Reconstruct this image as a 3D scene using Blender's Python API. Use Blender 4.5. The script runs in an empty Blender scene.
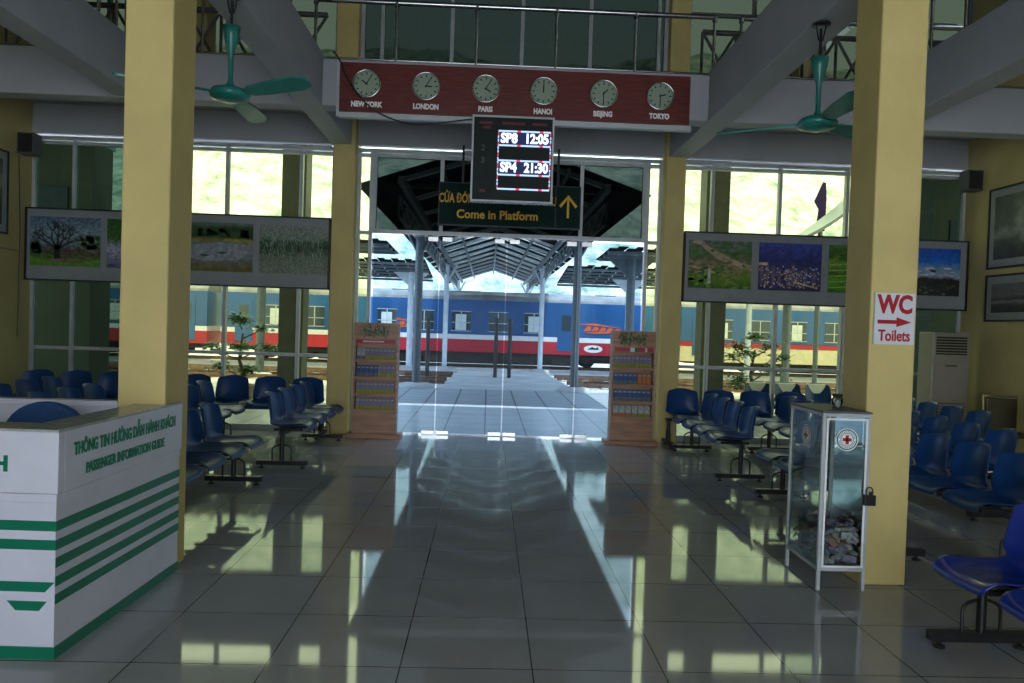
import bpy, math, random
from mathutils import Matrix, Vector, noise
R = math.radians
PI = math.pi
scene = bpy.context.scene
COL = scene.collection
random.seed(7)

# ------------------------------------------------------------------ materials
def newmat(name):
    m = bpy.data.materials.new(name); m.use_nodes = True
    nt = m.node_tree; b = nt.nodes['Principled BSDF']
    return m, nt, b
def mat(name, col, rough=.5, metal=0., var=.12, scale=6., bump=0., bscale=60., spec=.5, coat=0., alt=None, detail=4., stretch=(1,1,1)):
    m, nt, b = newmat(name); N = nt.nodes; L = nt.links
    tc = N.new('ShaderNodeTexCoord'); mp = N.new('ShaderNodeMapping'); mp.inputs['Scale'].default_value = stretch
    L.new(tc.outputs['Object'], mp.inputs['Vector'])
    n = N.new('ShaderNodeTexNoise'); n.inputs['Scale'].default_value = scale; n.inputs['Detail'].default_value = detail
    L.new(mp.outputs[0], n.inputs['Vector'])
    r = N.new('ShaderNodeValToRGB')
    lo = tuple(c*(1-var) for c in col) if alt is None else tuple(alt)
    hi = tuple(min(1, c*(1+var)) for c in col)
    r.color_ramp.elements[0].position = .35; r.color_ramp.elements[1].position = .65
    r.color_ramp.elements[0].color = (*lo, 1); r.color_ramp.elements[1].color = (*hi, 1)
    L.new(n.outputs['Fac'], r.inputs[0]); L.new(r.outputs[0], b.inputs['Base Color'])
    b.inputs['Roughness'].default_value = rough; b.inputs['Metallic'].default_value = metal
    b.inputs['Specular IOR Level'].default_value = spec; b.inputs['Coat Weight'].default_value = coat
    if bump:
        n2 = N.new('ShaderNodeTexNoise'); n2.inputs['Scale'].default_value = bscale
        L.new(mp.outputs[0], n2.inputs['Vector'])
        bp = N.new('ShaderNodeBump'); bp.inputs['Strength'].default_value = bump; bp.inputs['Distance'].default_value = .01
        L.new(n2.outputs['Fac'], bp.inputs['Height']); L.new(bp.outputs[0], b.inputs['Normal'])
    return m
def glass(name, tint, rough=0., ior=1.45, haze=0.):
    m = bpy.data.materials.new(name); m.use_nodes = True; nt = m.node_tree; N = nt.nodes; L = nt.links
    N.clear(); o = N.new('ShaderNodeOutputMaterial'); t = N.new('ShaderNodeBsdfTransparent'); g = N.new('ShaderNodeBsdfGlossy')
    f = N.new('ShaderNodeFresnel'); x = N.new('ShaderNodeMixShader')
    f.inputs['IOR'].default_value = ior; g.inputs['Roughness'].default_value = rough
    n = N.new('ShaderNodeTexNoise'); n.inputs['Scale'].default_value = .7
    r = N.new('ShaderNodeValToRGB'); r.color_ramp.elements[0].color = (*[c*.93 for c in tint], 1); r.color_ramp.elements[1].color = (*tint, 1)
    L.new(n.outputs['Fac'], r.inputs[0]); L.new(r.outputs[0], t.inputs['Color'])
    L.new(f.outputs[0], x.inputs[0]); L.new(t.outputs[0], x.inputs[1]); L.new(g.outputs[0], x.inputs[2]); L.new(x.outputs[0], o.inputs[0])
    return m
def emit(name, col, s):
    m, nt, b = newmat(name)
    b.inputs['Base Color'].default_value = (*[c*.2 for c in col], 1)
    b.inputs['Emission Color'].default_value = (*col, 1); b.inputs['Emission Strength'].default_value = s
    return m
def brick(name, c1, c2, mortar, w, h, ms, off=(0, 0, 0), rough=.3, freq=0., rot=(0, 0, 0), coat=0., rv=0., ior=1.5):
    m, nt, b = newmat(name); N = nt.nodes; L = nt.links
    tc = N.new('ShaderNodeTexCoord'); mp = N.new('ShaderNodeMapping')
    mp.inputs['Location'].default_value = off; mp.inputs['Rotation'].default_value = rot
    L.new(tc.outputs['Object'], mp.inputs[0])
    k = N.new('ShaderNodeTexBrick'); k.offset = freq; k.inputs['Scale'].default_value = 1
    k.inputs['Brick Width'].default_value = w; k.inputs['Row Height'].default_value = h
    k.inputs['Mortar Size'].default_value = ms; k.inputs['Mortar Smooth'].default_value = .1
    k.inputs['Color1'].default_value = (*c1, 1); k.inputs['Color2'].default_value = (*c2, 1); k.inputs['Mortar'].default_value = (*mortar, 1)
    L.new(mp.outputs[0], k.inputs['Vector'])
    n = N.new('ShaderNodeTexNoise'); n.inputs['Scale'].default_value = 2.3; n.inputs['Detail'].default_value = 6
    L.new(tc.outputs['Object'], n.inputs['Vector'])
    mx = N.new('ShaderNodeMix'); mx.data_type = 'RGBA'; mx.blend_type = 'MULTIPLY'; mx.inputs[0].default_value = .35
    L.new(k.outputs['Color'], mx.inputs[6]); L.new(n.outputs['Color'], mx.inputs[7])
    hs = N.new('ShaderNodeHueSaturation'); hs.inputs['Saturation'].default_value = 0
    L.new(n.outputs['Color'], hs.inputs['Color']); L.new(hs.outputs[0], mx.inputs[7])
    L.new(mx.outputs[2], b.inputs['Base Color'])
    mr = N.new('ShaderNodeMapRange'); mr.inputs['To Min'].default_value = rough; mr.inputs['To Max'].default_value = rough+rv
    L.new(n.outputs['Fac'], mr.inputs[0]); L.new(mr.outputs[0], b.inputs['Roughness'])
    b.inputs['Coat Weight'].default_value = coat; b.inputs['Coat Roughness'].default_value = .05; b.inputs['IOR'].default_value = ior
    bp = N.new('ShaderNodeBump'); bp.inputs['Strength'].default_value = .25; bp.inputs['Distance'].default_value = .002; bp.invert = True
    L.new(k.outputs['Fac'], bp.inputs['Height']); L.new(bp.outputs[0], b.inputs['Normal'])
    return m
def print_mat(name, stops, nscale=9, warp=.35, fine=.5, speck=None, axis=2):
    """landscape print: colours banded by height, broken up by noise"""
    m, nt, b = newmat(name); N = nt.nodes; L = nt.links
    tc = N.new('ShaderNodeTexCoord'); sp = N.new('ShaderNodeSeparateXYZ'); L.new(tc.outputs['Generated'], sp.inputs[0])
    n = N.new('ShaderNodeTexNoise'); n.inputs['Scale'].default_value = nscale*.5; n.inputs['Detail'].default_value = 6; n.inputs['Roughness'].default_value = .6
    L.new(tc.outputs['Generated'], n.inputs['Vector'])
    ma = N.new('ShaderNodeMath'); ma.operation = 'MULTIPLY_ADD'; ma.inputs[1].default_value = warp; ma.inputs[2].default_value = -warp*.5
    L.new(n.outputs['Fac'], ma.inputs[0])
    ad = N.new('ShaderNodeMath'); ad.operation = 'ADD'; L.new(sp.outputs[axis], ad.inputs[0]); L.new(ma.outputs[0], ad.inputs[1])
    r = N.new('ShaderNodeValToRGB'); L.new(ad.outputs[0], r.inputs[0])
    el = r.color_ramp.elements
    while len(el) < len(stops): el.new(.5)
    for i, (p, c) in enumerate(stops): el[i].position = p; el[i].color = (*c, 1)
    f = N.new('ShaderNodeTexNoise'); f.inputs['Scale'].default_value = nscale*2.6; f.inputs['Detail'].default_value = 3; f.inputs['Roughness'].default_value = .55
    L.new(tc.outputs['Generated'], f.inputs['Vector'])
    fr = N.new('ShaderNodeMapRange'); fr.inputs[1].default_value = .38; fr.inputs[2].default_value = .62
    fr.inputs[3].default_value = 1-fine*.45; fr.inputs[4].default_value = 1+fine*.45; L.new(f.outputs['Fac'], fr.inputs[0])
    vm = N.new('ShaderNodeVectorMath'); vm.operation = 'SCALE'; L.new(r.outputs[0], vm.inputs[0]); L.new(fr.outputs[0], vm.inputs['Scale'])
    out = vm.outputs[0]
    if speck:
        v = N.new('ShaderNodeTexVoronoi'); v.inputs['Scale'].default_value = 24; L.new(tc.outputs['Generated'], v.inputs['Vector'])
        vr = N.new('ShaderNodeValToRGB'); vr.color_ramp.elements[0].position = .10; vr.color_ramp.elements[0].color = (1, 1, 1, 1)
        vr.color_ramp.elements[1].position = .34; vr.color_ramp.elements[1].color = (0, 0, 0, 1); L.new(v.outputs['Distance'], vr.inputs[0])
        g = N.new('ShaderNodeMath'); g.operation = 'LESS_THAN'; g.inputs[1].default_value = .6; L.new(ad.outputs[0], g.inputs[0])
        mu = N.new('ShaderNodeMath'); mu.operation = 'MULTIPLY'; L.new(vr.outputs[0], mu.inputs[0]); L.new(g.outputs[0], mu.inputs[1])
        mx = N.new('ShaderNodeMix'); mx.data_type = 'RGBA'; L.new(mu.outputs[0], mx.inputs[0]); L.new(out, mx.inputs[6])
        mx.inputs[7].default_value = (*speck, 1); out = mx.outputs[2]
    L.new(out, b.inputs['Base Color']); b.inputs['Roughness'].default_value = .25
    return m

M = {}
M['floor'] = brick('polished tile', (.45, .45, .435), (.41, .41, .40), (.05, .05, .05), .6, .6, .0035, (.35+6, -3.42+6, 0), rough=.025, rv=.05, coat=0, ior=1.47)
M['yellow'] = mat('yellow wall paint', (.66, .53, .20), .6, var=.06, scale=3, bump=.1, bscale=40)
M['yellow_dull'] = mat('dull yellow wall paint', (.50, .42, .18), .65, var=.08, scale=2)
M['white'] = mat('off white beam paint', (.42, .43, .45), .7, var=.05, scale=1.5)
M['slab'] = mat('grey ceiling concrete', (.35, .36, .37), .8, var=.08, scale=2)
M['alu'] = mat('aluminium frame', (.50, .53, .53), .5, .2, var=.08)
M['alu_dark'] = mat('dark aluminium frame', (.16, .18, .18), .4, .3, var=.08)
M['chrome'] = mat('brushed steel', (.55, .55, .53), .22, 1., var=.1)
M['black'] = mat('black steel', (.018, .018, .02), .4, .2, var=.2)
M['blue'] = mat('blue moulded plastic', (.012, .06, .20), .30, var=.12, scale=3, spec=.22)
M['blue_new'] = mat('bright blue moulded plastic', (.008, .03, .26), .25, var=.1, scale=3, coat=.3)
M['blue_fabric'] = mat('blue upholstery', (.012, .06, .17), .8, var=.15, scale=90, bump=.3, bscale=300)
M['desk'] = mat('white laminate', (.66, .66, .72), .28, var=.04, scale=4)
M['desk_top'] = mat('grey counter top', (.36, .37, .34), .2, var=.15, scale=20)
M['green'] = mat('green vinyl stripe', (.0, .17, .085), .35, var=.08)
M['green_fan'] = mat('teal enamel', (.02, .21, .18), .35, var=.1, coat=.2)
M['maroon'] = mat('maroon wood laminate', (.14, .025, .018), .35, var=.25, scale=4, stretch=(1, 1, 14), coat=.1)
M['wood'] = mat('varnished wood', (.44, .23, .13), .4, var=.25, scale=3, stretch=(1, 1, 9), detail=8)
M['ltwhite'] = mat('white lettering paint', (.95, .95, .92), .5, var=.03)
M['dial'] = mat('clock dial', (.55, .62, .50), .35, var=.05)
M['screen'] = mat('dark display panel', (.012, .018, .016), .5, var=.15, spec=.2)
M['screen_red'] = mat('unlit dark red lettering', (.12, .01, .012), .5)
M['screen_grey'] = mat('unlit grey digits', (.09, .11, .09), .5)
M['led_white'] = emit('lit white characters', (.75, .85, 1.), 1.6)
M['led_bg'] = emit('lit navy row', (.004, .008, .05), 1.)
M['led_red'] = emit('lit red line', (.8, .03, .08), .8)
M['led_blue'] = emit('lit pale blue line', (.45, .65, .95), .9)
M['sign_green'] = mat('dark green sign board', (.006, .028, .022), .7, var=.1, spec=.15)
M['amber'] = mat('amber lettering', (.85, .48, .03), .5, var=.05)
M['red'] = mat('red vinyl', (.45, .008, .02), .4, var=.06)
M['sign_white'] = mat('white sign sheet', (.72, .76, .78), .35, var=.03)
M['pframe'] = mat('grey picture mount', (.26, .28, .29), .45, var=.05)
M['cream'] = mat('cream plastic', (.30, .28, .22), .4, var=.04)
M['grey_box'] = mat('grey plastic', (.10, .105, .11), .5, var=.08)
M['lowwall'] = mat('pale low wall paint', (.48, .50, .42), .6, var=.06)
M['olive'] = mat('olive chair pad', (.08, .072, .035), .6, var=.1)
M['brass'] = mat('pale metal tube', (.28, .24, .13), .4, .5)
GT = dict(side=(.66, .65, .31), sidelow=(.46, .46, .24), door=(.35, .44, .50), transom=(.03, .04, .034), upper=(.005, .007, .005), upside=(.02, .024, .014), skylight=(.42, .45, .46), corner=(.05, .075, .05), clear=(.8, .85, .75))  # sidelow, corner, upper: view outside dimmed by tint, shade put into the glass
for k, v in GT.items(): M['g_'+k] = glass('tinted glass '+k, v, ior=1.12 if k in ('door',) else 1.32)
M['g_box'] = glass('cabinet glass', (.80, .86, .84), ior=1.3)
M['g_clock'] = glass('clock glass', (.85, .9, .85), ior=1.5)
M['g_jar'] = glass('jar glass', (.6, .65, .65), ior=1.5)
M['roofmetal'] = mat('dull roof sheet', (.10, .105, .10), .6, .2, var=.2)
M['steel_dark'] = mat('dark roof steel', (.09, .095, .09), .5, .3, var=.15)

# ------------------------------------------------------------------ mesh builder
class MB:
    def __init__(s): s.v = []; s.f = []; s.m = []; s.sm = []
    def add(s, vs, fs, mi=0, smooth=False):
        o = len(s.v); s.v += [tuple(v) for v in vs]
        for f in fs: s.f.append(tuple(o+i for i in f)); s.m.append(mi); s.sm.append(smooth)
        return s
    def box(s, x0, x1, y0, y1, z0, z1, mi=0, M_=None):
        vs = [(x, y, z) for z in (z0, z1) for y in (y0, y1) for x in (x0, x1)]
        if M_ is not None: vs = [M_ @ Vector(v) for v in vs]
        return s.add(vs, [(0, 2, 3, 1), (4, 5, 7, 6), (0, 1, 5, 4), (2, 6, 7, 3), (0, 4, 6, 2), (1, 3, 7, 5)], mi)
    def tube(s, pts, r, n=10, mi=0, cap=True, smooth=True):
        pts = [Vector(p) for p in pts]; rs = r if isinstance(r, (list, tuple)) else [r]*len(pts)
        vs = []; fs = []; up = None
        for i, p in enumerate(pts):
            if i == 0: t = pts[1]-p
            elif i == len(pts)-1: t = p-pts[i-1]
            else: t = (pts[i+1]-p).normalized()+(p-pts[i-1]).normalized()
            t = t.normalized() if t.length > 1e-9 else Vector((0, 0, 1))
            if up is None:
                up = Vector((0, 0, 1)) if abs(t.z) < .9 else Vector((1, 0, 0))
            a = t.cross(up).normalized(); b = a.cross(t).normalized(); up = b
            for k in range(n):
                q = 2*PI*k/n; vs.append(p+(a*math.cos(q)+b*math.sin(q))*rs[i])
        for i in range(len(pts)-1):
            for k in range(n):
                k2 = (k+1) % n; fs.append((i*n+k, i*n+k2, (i+1)*n+k2, (i+1)*n+k))
        s.add(vs, fs, mi, smooth)
        if cap:
            s.add(vs[:n], [tuple(reversed(range(n)))], mi); s.add(vs[-n:], [tuple(range(n))], mi)
        return s
    def lathe(s, prof, c=(0, 0, 0), n=24, mi=0, axis='Z'):
        vs = []; fs = []
        for r, h in prof:
            for k in range(n):
                a = 2*PI*k/n; x, y, z = r*math.cos(a), r*math.sin(a), h
                if axis == 'Y': x, y, z = x, z, y
                if axis == 'X': x, y, z = z, x, y
                vs.append((x+c[0], y+c[1], z+c[2]))
        for i in range(len(prof)-1):
            for k in range(n):
                k2 = (k+1) % n; fs.append((i*n+k, i*n+k2, (i+1)*n+k2, (i+1)*n+k))
        s.add(vs, fs, mi, True)
        return s
    def prism(s, pts, a, b, plane='XZ', mi=0):
        """polygon extruded from a to b; plane XZ extrudes along Y, YZ along X, XY along Z"""
        def P(p, h): return {'XZ': (p[0], h, p[1]), 'YZ': (h, p[0], p[1]), 'XY': (p[0], p[1], h)}[plane]
        n = len(pts); vs = [P(p, a) for p in pts]+[P(p, b) for p in pts]
        fs = [tuple(range(n)), tuple(reversed(range(n, 2*n)))]+[(i, i+n, (i+1) % n+n, (i+1) % n) for i in range(n)]
        return s.add(vs, fs, mi)
    def build(s, name, mats, parent=None, loc=None, bevel=0., rz=None, solid=0.):
        me = bpy.data.meshes.new(name); me.from_pydata(s.v, [], s.f)
        if not isinstance(mats, (list, tuple)): mats = [mats]
        for m in mats: me.materials.append(m)
        for p, mi, sm in zip(me.polygons, s.m, s.sm): p.material_index = mi; p.use_smooth = sm
        import bmesh
        bm = bmesh.new(); bm.from_mesh(me); bmesh.ops.recalc_face_normals(bm, faces=bm.faces); bm.to_mesh(me); bm.free()
        o = bpy.data.objects.new(name, me); COL.objects.link(o)
        if parent: o.parent = parent
        if loc: o.location = loc
        if rz is not None: o.rotation_euler.z = rz
        if solid:
            d = o.modifiers.new('s', 'SOLIDIFY'); d.thickness = solid; d.offset = 0
        if bevel:
            d = o.modifiers.new('b', 'BEVEL'); d.width = bevel; d.segments = 2; d.limit_method = 'ANGLE'; d.angle_limit = R(40)
        return o
def tag(o, label=None, cat=None, group=None, kind=None):
    if label: o['label'] = label
    if cat: o['category'] = cat
    if group: o['group'] = group
    if kind: o['kind'] = kind
    return o
def empty(name, loc=(0, 0, 0), rz=0):
    o = bpy.data.objects.new(name, None); COL.objects.link(o); o.location = loc; o.rotation_euler.z = rz
    o.empty_display_size = .1
    return o
def copy_tree(o, parent=None):
    c = o.copy(); COL.objects.link(c); c.parent = parent
    for ch in list(o.children): copy_tree(ch, c)
    return c
def struct(o, label=None): o['kind'] = 'structure'; return o
def text(s, size, mat_, parent, M_, name='lettering', bold=0., depth=.004, align='CENTER', sx=1., shear=0):
    cu = bpy.data.curves.new(name, 'FONT'); cu.body = s; cu.size = size; cu.extrude = depth/2; cu.offset = bold
    cu.align_x = align; cu.align_y = 'CENTER'; cu.resolution_u = 3; cu.shear = shear
    t = bpy.data.objects.new('tmp', cu); COL.objects.link(t)
    bpy.context.view_layer.update()
    me = bpy.data.meshes.new_from_object(t.evaluated_get(bpy.context.evaluated_depsgraph_get()))
    bpy.data.objects.remove(t); bpy.data.curves.remove(cu)
    me.transform(Matrix.Diagonal((sx, 1, 1, 1))); me.transform(M_)
    me.materials.clear(); me.materials.append(mat_); me.name = name
    o = bpy.data.objects.new(name, me); COL.objects.link(o); o.parent = parent
    return o
def face_cam(x, y, z): return Matrix.Translation((x, y, z)) @ Matrix.Rotation(PI/2, 4, 'X')       # text in XZ plane read from -Y
def face_px(x, y, z): return Matrix.Translation((x, y, z)) @ Matrix.Rotation(PI/2, 4, 'Z') @ Matrix.Rotation(PI/2, 4, 'X')  # read from +X
def face_nx(x, y, z): return Matrix.Translation((x, y, z)) @ Matrix.Rotation(-PI/2, 4, 'Z') @ Matrix.Rotation(PI/2, 4, 'X')

# ------------------------------------------------------------------ camera
H = 1.56; F = 760.
th = R(1.85); vx, vy = 488-512, 341.5-325
u0 = vx*math.cos(th)-vy*math.sin(th); v0 = vx*math.sin(th)+vy*math.cos(th)
pitch = math.atan2(v0, F); yaw = math.atan2(-u0, F/math.cos(pitch))
fwd = Vector((math.sin(yaw)*math.cos(pitch), math.cos(yaw)*math.cos(pitch), -math.sin(pitch)))
rr = fwd.cross(Vector((0, 0, 1))).normalized(); uu = rr.cross(fwd)
RX = rr*math.cos(th)+uu*math.sin(th); UP = -rr*math.sin(th)+uu*math.cos(th)
cam = bpy.data.cameras.new('camera'); co = bpy.data.objects.new('camera', cam); COL.objects.link(co)
mw = Matrix((RX, UP, -fwd)).transposed().to_4x4(); mw.translation = (0, 0, H); co.matrix_world = mw
cam.sensor_width = 36; cam.lens = F/1024*36; cam.clip_end = 600; cam.clip_start = .05
scene.camera = co

# ------------------------------------------------------------------ room shell
XL, XR = -6.28, 6.72; YF = 10.6; YB = -4.8; ZT = 7.4
struct(MB().box(XL-.25, XR+.25, YB, YF+.14, -.2, 0).build('floor', M['floor']))
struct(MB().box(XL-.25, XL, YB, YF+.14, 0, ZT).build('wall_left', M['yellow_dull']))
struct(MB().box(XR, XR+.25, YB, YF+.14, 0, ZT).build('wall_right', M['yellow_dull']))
# back wall: an entrance front of piers and a head beam, open between them
b = MB()
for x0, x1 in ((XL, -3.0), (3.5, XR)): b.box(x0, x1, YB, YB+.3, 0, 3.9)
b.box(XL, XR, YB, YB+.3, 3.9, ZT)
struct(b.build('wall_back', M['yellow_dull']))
# high roof on steel
b = MB()
for i in range(66):
    x = XL-.3+i*.2
    b.box(x, x+.1, YB, YF+1.2, ZT, ZT+.08); b.box(x+.1, x+.2, YB, YF+1.2, ZT+.05, ZT+.12)
struct(b.build('ceiling', M['roofmetal']))
def truss(p0, p1, depth, n, r=.03):
    p0 = Vector(p0); p1 = Vector(p1); dz = Vector((0, 0, depth)); mb = MB()
    mb.tube([p0, p1], r, 6); mb.tube([p0+dz, p1+dz], r, 6)
    for i in range(n):
        a = p0.lerp(p1, i/n); c = p0.lerp(p1, (i+1)/n)
        mb.tube([a, c+dz], r*.6, 5); mb.tube([a+dz, c], r*.6, 5); mb.tube([a, a+dz], r*.6, 5)
    return mb
for i, y in enumerate((0.5, 4.6, 8.0)):
    o = truss((XL, y, 6.5), (XR, y, 6.5), .8, 16).build('roof_truss', M['steel_dark'])
    tag(o, ['steel lattice truss spanning the roof nearest the entrance', 'steel lattice truss under the roof above the two front columns', 'steel lattice truss under the roof above the upper railing'][i], 'truss')

# lengthwise and crosswise beams, upper slab
ZB0, ZB1 = 3.95, 4.52
def beam(n, *a): return struct(MB().box(*a).build('beam_'+n, M['white'], bevel=.008))
beam('inner_left', -2.2, -1.93, YB+.3, YF-.02, ZB0, ZB1)
beam('inner_right', 2.42, 2.70, YB+.3, YF-.02, ZB0, ZB1)
beam('outer_left', -4.18, -3.92, YB+.3, 8.58, ZB0, ZB1)
beam('outer_right', 4.42, 4.70, YB+.3, 8.58, ZB0, ZB1)
beam('cross_left', XL, -2.2, 8.6, 8.84, ZB0, 4.47)
beam('cross_middle', -1.93, 2.42, 8.6, 8.84, ZB0, 4.47)
beam('cross_right', 2.70, XR, 8.6, 8.84, ZB0, 4.47)
beam('cross_near_left', XL, -4.18, 4.55, 4.8, ZB0, 4.47)
beam('cross_near_right', 4.70, XR, 4.7, 4.95, ZB0, 4.47)
beam('facade', XL, XR, YF, YF+.14, 3.99, ZB1)
struct(MB().box(XL, XR, 8.84, YF, 4.38, 4.47).build('slab_upper', M['slab']))
# columns
def column(x0, x1, y0, y1, z0=0, z1=ZT, m='yellow'):
    return struct(MB().box(x0, x1, y0, y1, z0, z1).build('column', M[m], bevel=.012))
column(-2.165, -1.887, 4.53, 4.88)
column(2.385, 2.68, 4.68, 5.03)
column(-2.17, -1.87, 10.44, 10.80); column(2.385, 2.66, 10.44, 10.80)
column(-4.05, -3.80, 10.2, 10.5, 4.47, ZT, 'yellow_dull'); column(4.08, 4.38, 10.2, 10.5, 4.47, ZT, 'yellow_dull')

# ------------------------------------------------------------------ facade glazing
YG = YF+.06
nwin = [0]
def window(x0, x1, z0, z1, mull, bars, gm, fm='alu', fw=.045, tints=None):
    nwin[0] += 1
    root = MB()
    xs = [x0]+list(mull)+[x1]; zs = [z0]+list(bars)+[z1]
    for i, x in enumerate(xs):
        c = min(max(x, x0+fw/2), x1-fw/2); root.box(c-fw/2, c+fw/2, YG-.04, YG+.04, z0, z1)
    for i, z in enumerate(zs):
        c = min(max(z, z0+fw/2), z1-fw/2)
        for a, d in zip(xs[:-1], xs[1:]): root.box(a+fw/2, d-fw/2, YG-.035, YG+.035, c-fw/2, c+fw/2)
    fr = struct(root.build('window_%d' % nwin[0], M[fm]))
    for i, (a, d) in enumerate(zip(xs[:-1], xs[1:])):
        zt_ = 3.86 if abs(z1-3.95) < .01 else z1
        gn = tints[i] if tints else gm; zm = z0
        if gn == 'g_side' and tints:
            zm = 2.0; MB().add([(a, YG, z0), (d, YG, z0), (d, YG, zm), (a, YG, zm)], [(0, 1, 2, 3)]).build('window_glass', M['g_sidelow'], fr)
        MB().add([(a, YG, zm), (d, YG, zm), (d, YG, zt_), (a, YG, zt_)], [(0, 1, 2, 3)]).build('window_glass', M[gn], fr)
        if zt_ < z1: MB().add([(a, YG, zt_), (d, YG, zt_), (d, YG, z1), (a, YG, z1)], [(0, 1, 2, 3)]).build('window_glass', M['g_clear'], fr)
    return fr
# side bays from the low wall to the beam
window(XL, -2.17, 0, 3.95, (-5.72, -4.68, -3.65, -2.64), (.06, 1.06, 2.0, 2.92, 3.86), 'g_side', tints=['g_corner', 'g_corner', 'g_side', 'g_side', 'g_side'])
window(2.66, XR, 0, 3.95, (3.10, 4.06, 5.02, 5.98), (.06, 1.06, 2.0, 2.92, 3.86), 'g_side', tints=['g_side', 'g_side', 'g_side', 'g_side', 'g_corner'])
# middle bay: sidelights, transom lights, glass doors
window(-1.87, -1.65, 0, 3.95, (), (2.79, 3.86), 'g_side')
window(2.16, 2.385, 0, 3.95, (), (2.79, 3.86), 'g_side')
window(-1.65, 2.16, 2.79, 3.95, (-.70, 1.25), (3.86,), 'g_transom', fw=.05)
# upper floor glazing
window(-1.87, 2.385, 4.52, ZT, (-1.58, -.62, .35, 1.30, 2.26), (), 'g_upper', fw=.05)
window(XL, -2.17, 4.52, ZT, (-5.3, -4.3, -3.2), (6.0,), 'g_upside', fm='alu_dark')
window(2.66, XR, 4.52, ZT, (3.6, 4.6, 5.6), (6.0,), 'g_upside', fm='alu_dark')
column(-2.17, -1.87, 10.80, 10.9, 3.99, 4.52); column(2.385, 2.66, 10.80, 10.9, 3.99, 4.52)

def glass_door(n, x0, x1, hinge, fixed=False):
    g = MB().add([(x0, YG, .02), (x1, YG, .02), (x1, YG, 2.76), (x0, YG, 2.76)], [(0, 1, 2, 3)]).build('door_%d' % n, M['g_door']); struct(g)
    for hx in hinge:
        MB().box(hx-.09, hx+.09, YG-.02, YG+.02, .005, .06).build('patch_fitting', M['chrome'], g, bevel=.004)
        MB().box(hx-.07, hx+.07, YG-.02, YG+.02, 2.70, 2.765).build('patch_fitting', M['chrome'], g, bevel=.004)
    return g
glass_door(1, -1.62, -.71, (-.80,))
glass_door(2, -.695, .225, (-.60, .13))
glass_door(3, .24, 1.235, (.34, 1.14))
glass_door(4, 1.25, 2.14, (1.35,))
# trusses of the upper side bays, upper railings
for i, (x0, x1) in enumerate(((XL, -2.2), (2.7, XR))):
    o = truss((x0, 10.0, 4.75), (x1, 10.0, 4.75), .75, 9, .035).build('lattice_truss', M['steel_dark'])
    tag(o, ['dark lattice girder before the upper windows, left bay', 'dark lattice girder before the upper windows, right bay'][i], 'truss')
def railing(p0, p1, label, n, h=.70, top=4.47):
    root = empty('railing', p0); d = Vector(p1)-Vector(p0)
    MB().tube([(0, 0, h), tuple(Vector((d.x, d.y, h)))], .028, 10).build('handrail', M['chrome'], root)
    MB().tube([(0, 0, .05), tuple(Vector((d.x, d.y, .05)))], .014, 8).build('lower_rail', M['chrome'], root)
    for i in range(n+1):
        q = d*(i/n)
        MB().tube([(q.x, q.y, 0), (q.x, q.y, h)], .018, 8).lathe([(.03, h-.05), (.03, h-.0)], (q.x, q.y, 0), 10).build('post', M['chrome'], root)
    tag(root, label, 'railing'); return root
railing((-2.05, 8.72, 4.47), (2.49, 8.72, 4.47), 'steel railing on the upper landing above the clock board', 5)
railing((XL+.1, 8.72, 4.47), (-2.35, 8.72, 4.47), 'steel railing on the upper landing above the left waiting chairs', 4)
railing((2.8, 8.72, 4.47), (XR-.1, 8.72, 4.47), 'steel railing on the upper landing above the right waiting chairs', 4)
railing((-4.05, 5.0, 4.52), (-4.05, 8.5, 4.52), 'steel railing standing along the far left lengthwise beam', 6)
railing((4.56, 5.0, 4.52), (4.56, 8.5, 4.52), 'steel railing standing along the far right lengthwise beam', 6)

# ------------------------------------------------------------------ benches of shell seats
def shell_mesh(newer=False):
    prof = [(.245, .385), (.25, .405), (.235, .425), (.19, .432), (.12, .428), (.04, .420), (-.04, .415), (-.11, .418), (-.155, .432),
            (-.180, .465), (-.198, .52), (-.208, .575), (-.218, .63), (-.229, .685), (-.240, .73), (-.248, .757), (-.258, .772), (-.274, .770)]
    W = [.19, .20, .21, .218, .225, .228, .23, .23, .23, .228, .226, .222, .218, .212, .203, .188, .165, .15]
    nv = 12; vs = []; fs = []
    for i, ((x, z), w) in enumerate(zip(prof, W)):
        back = max(0, min(1, (z-.43)/.08)) if i > 7 else 0
        for j in range(nv+1):
            t = -1+2*j/nv
            e = abs(t)**3
            rib = .006*math.cos((z-.46)*2*PI/.055)*(1-abs(t)**4) if (back > .5 and .53 < z < .70 and abs(t) < .75) else 0
            xx = x+back*(.045*t*t+.03*e)+rib; zz = z+(1-back)*(.018*t*t+.022*e)*(1 if i > 2 else .3)
            if i >= 15: zz -= .02*abs(t)**2*(i-14)*.6
            vs.append((xx, w*t, zz))
    for i in range(len(prof)-1):
        for j in range(nv):
            a = i*(nv+1)+j; fs.append((a, a+1, a+nv+2, a+nv+1))
    mb = MB(); mb.add(vs, fs, 0, True)
    return mb
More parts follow.
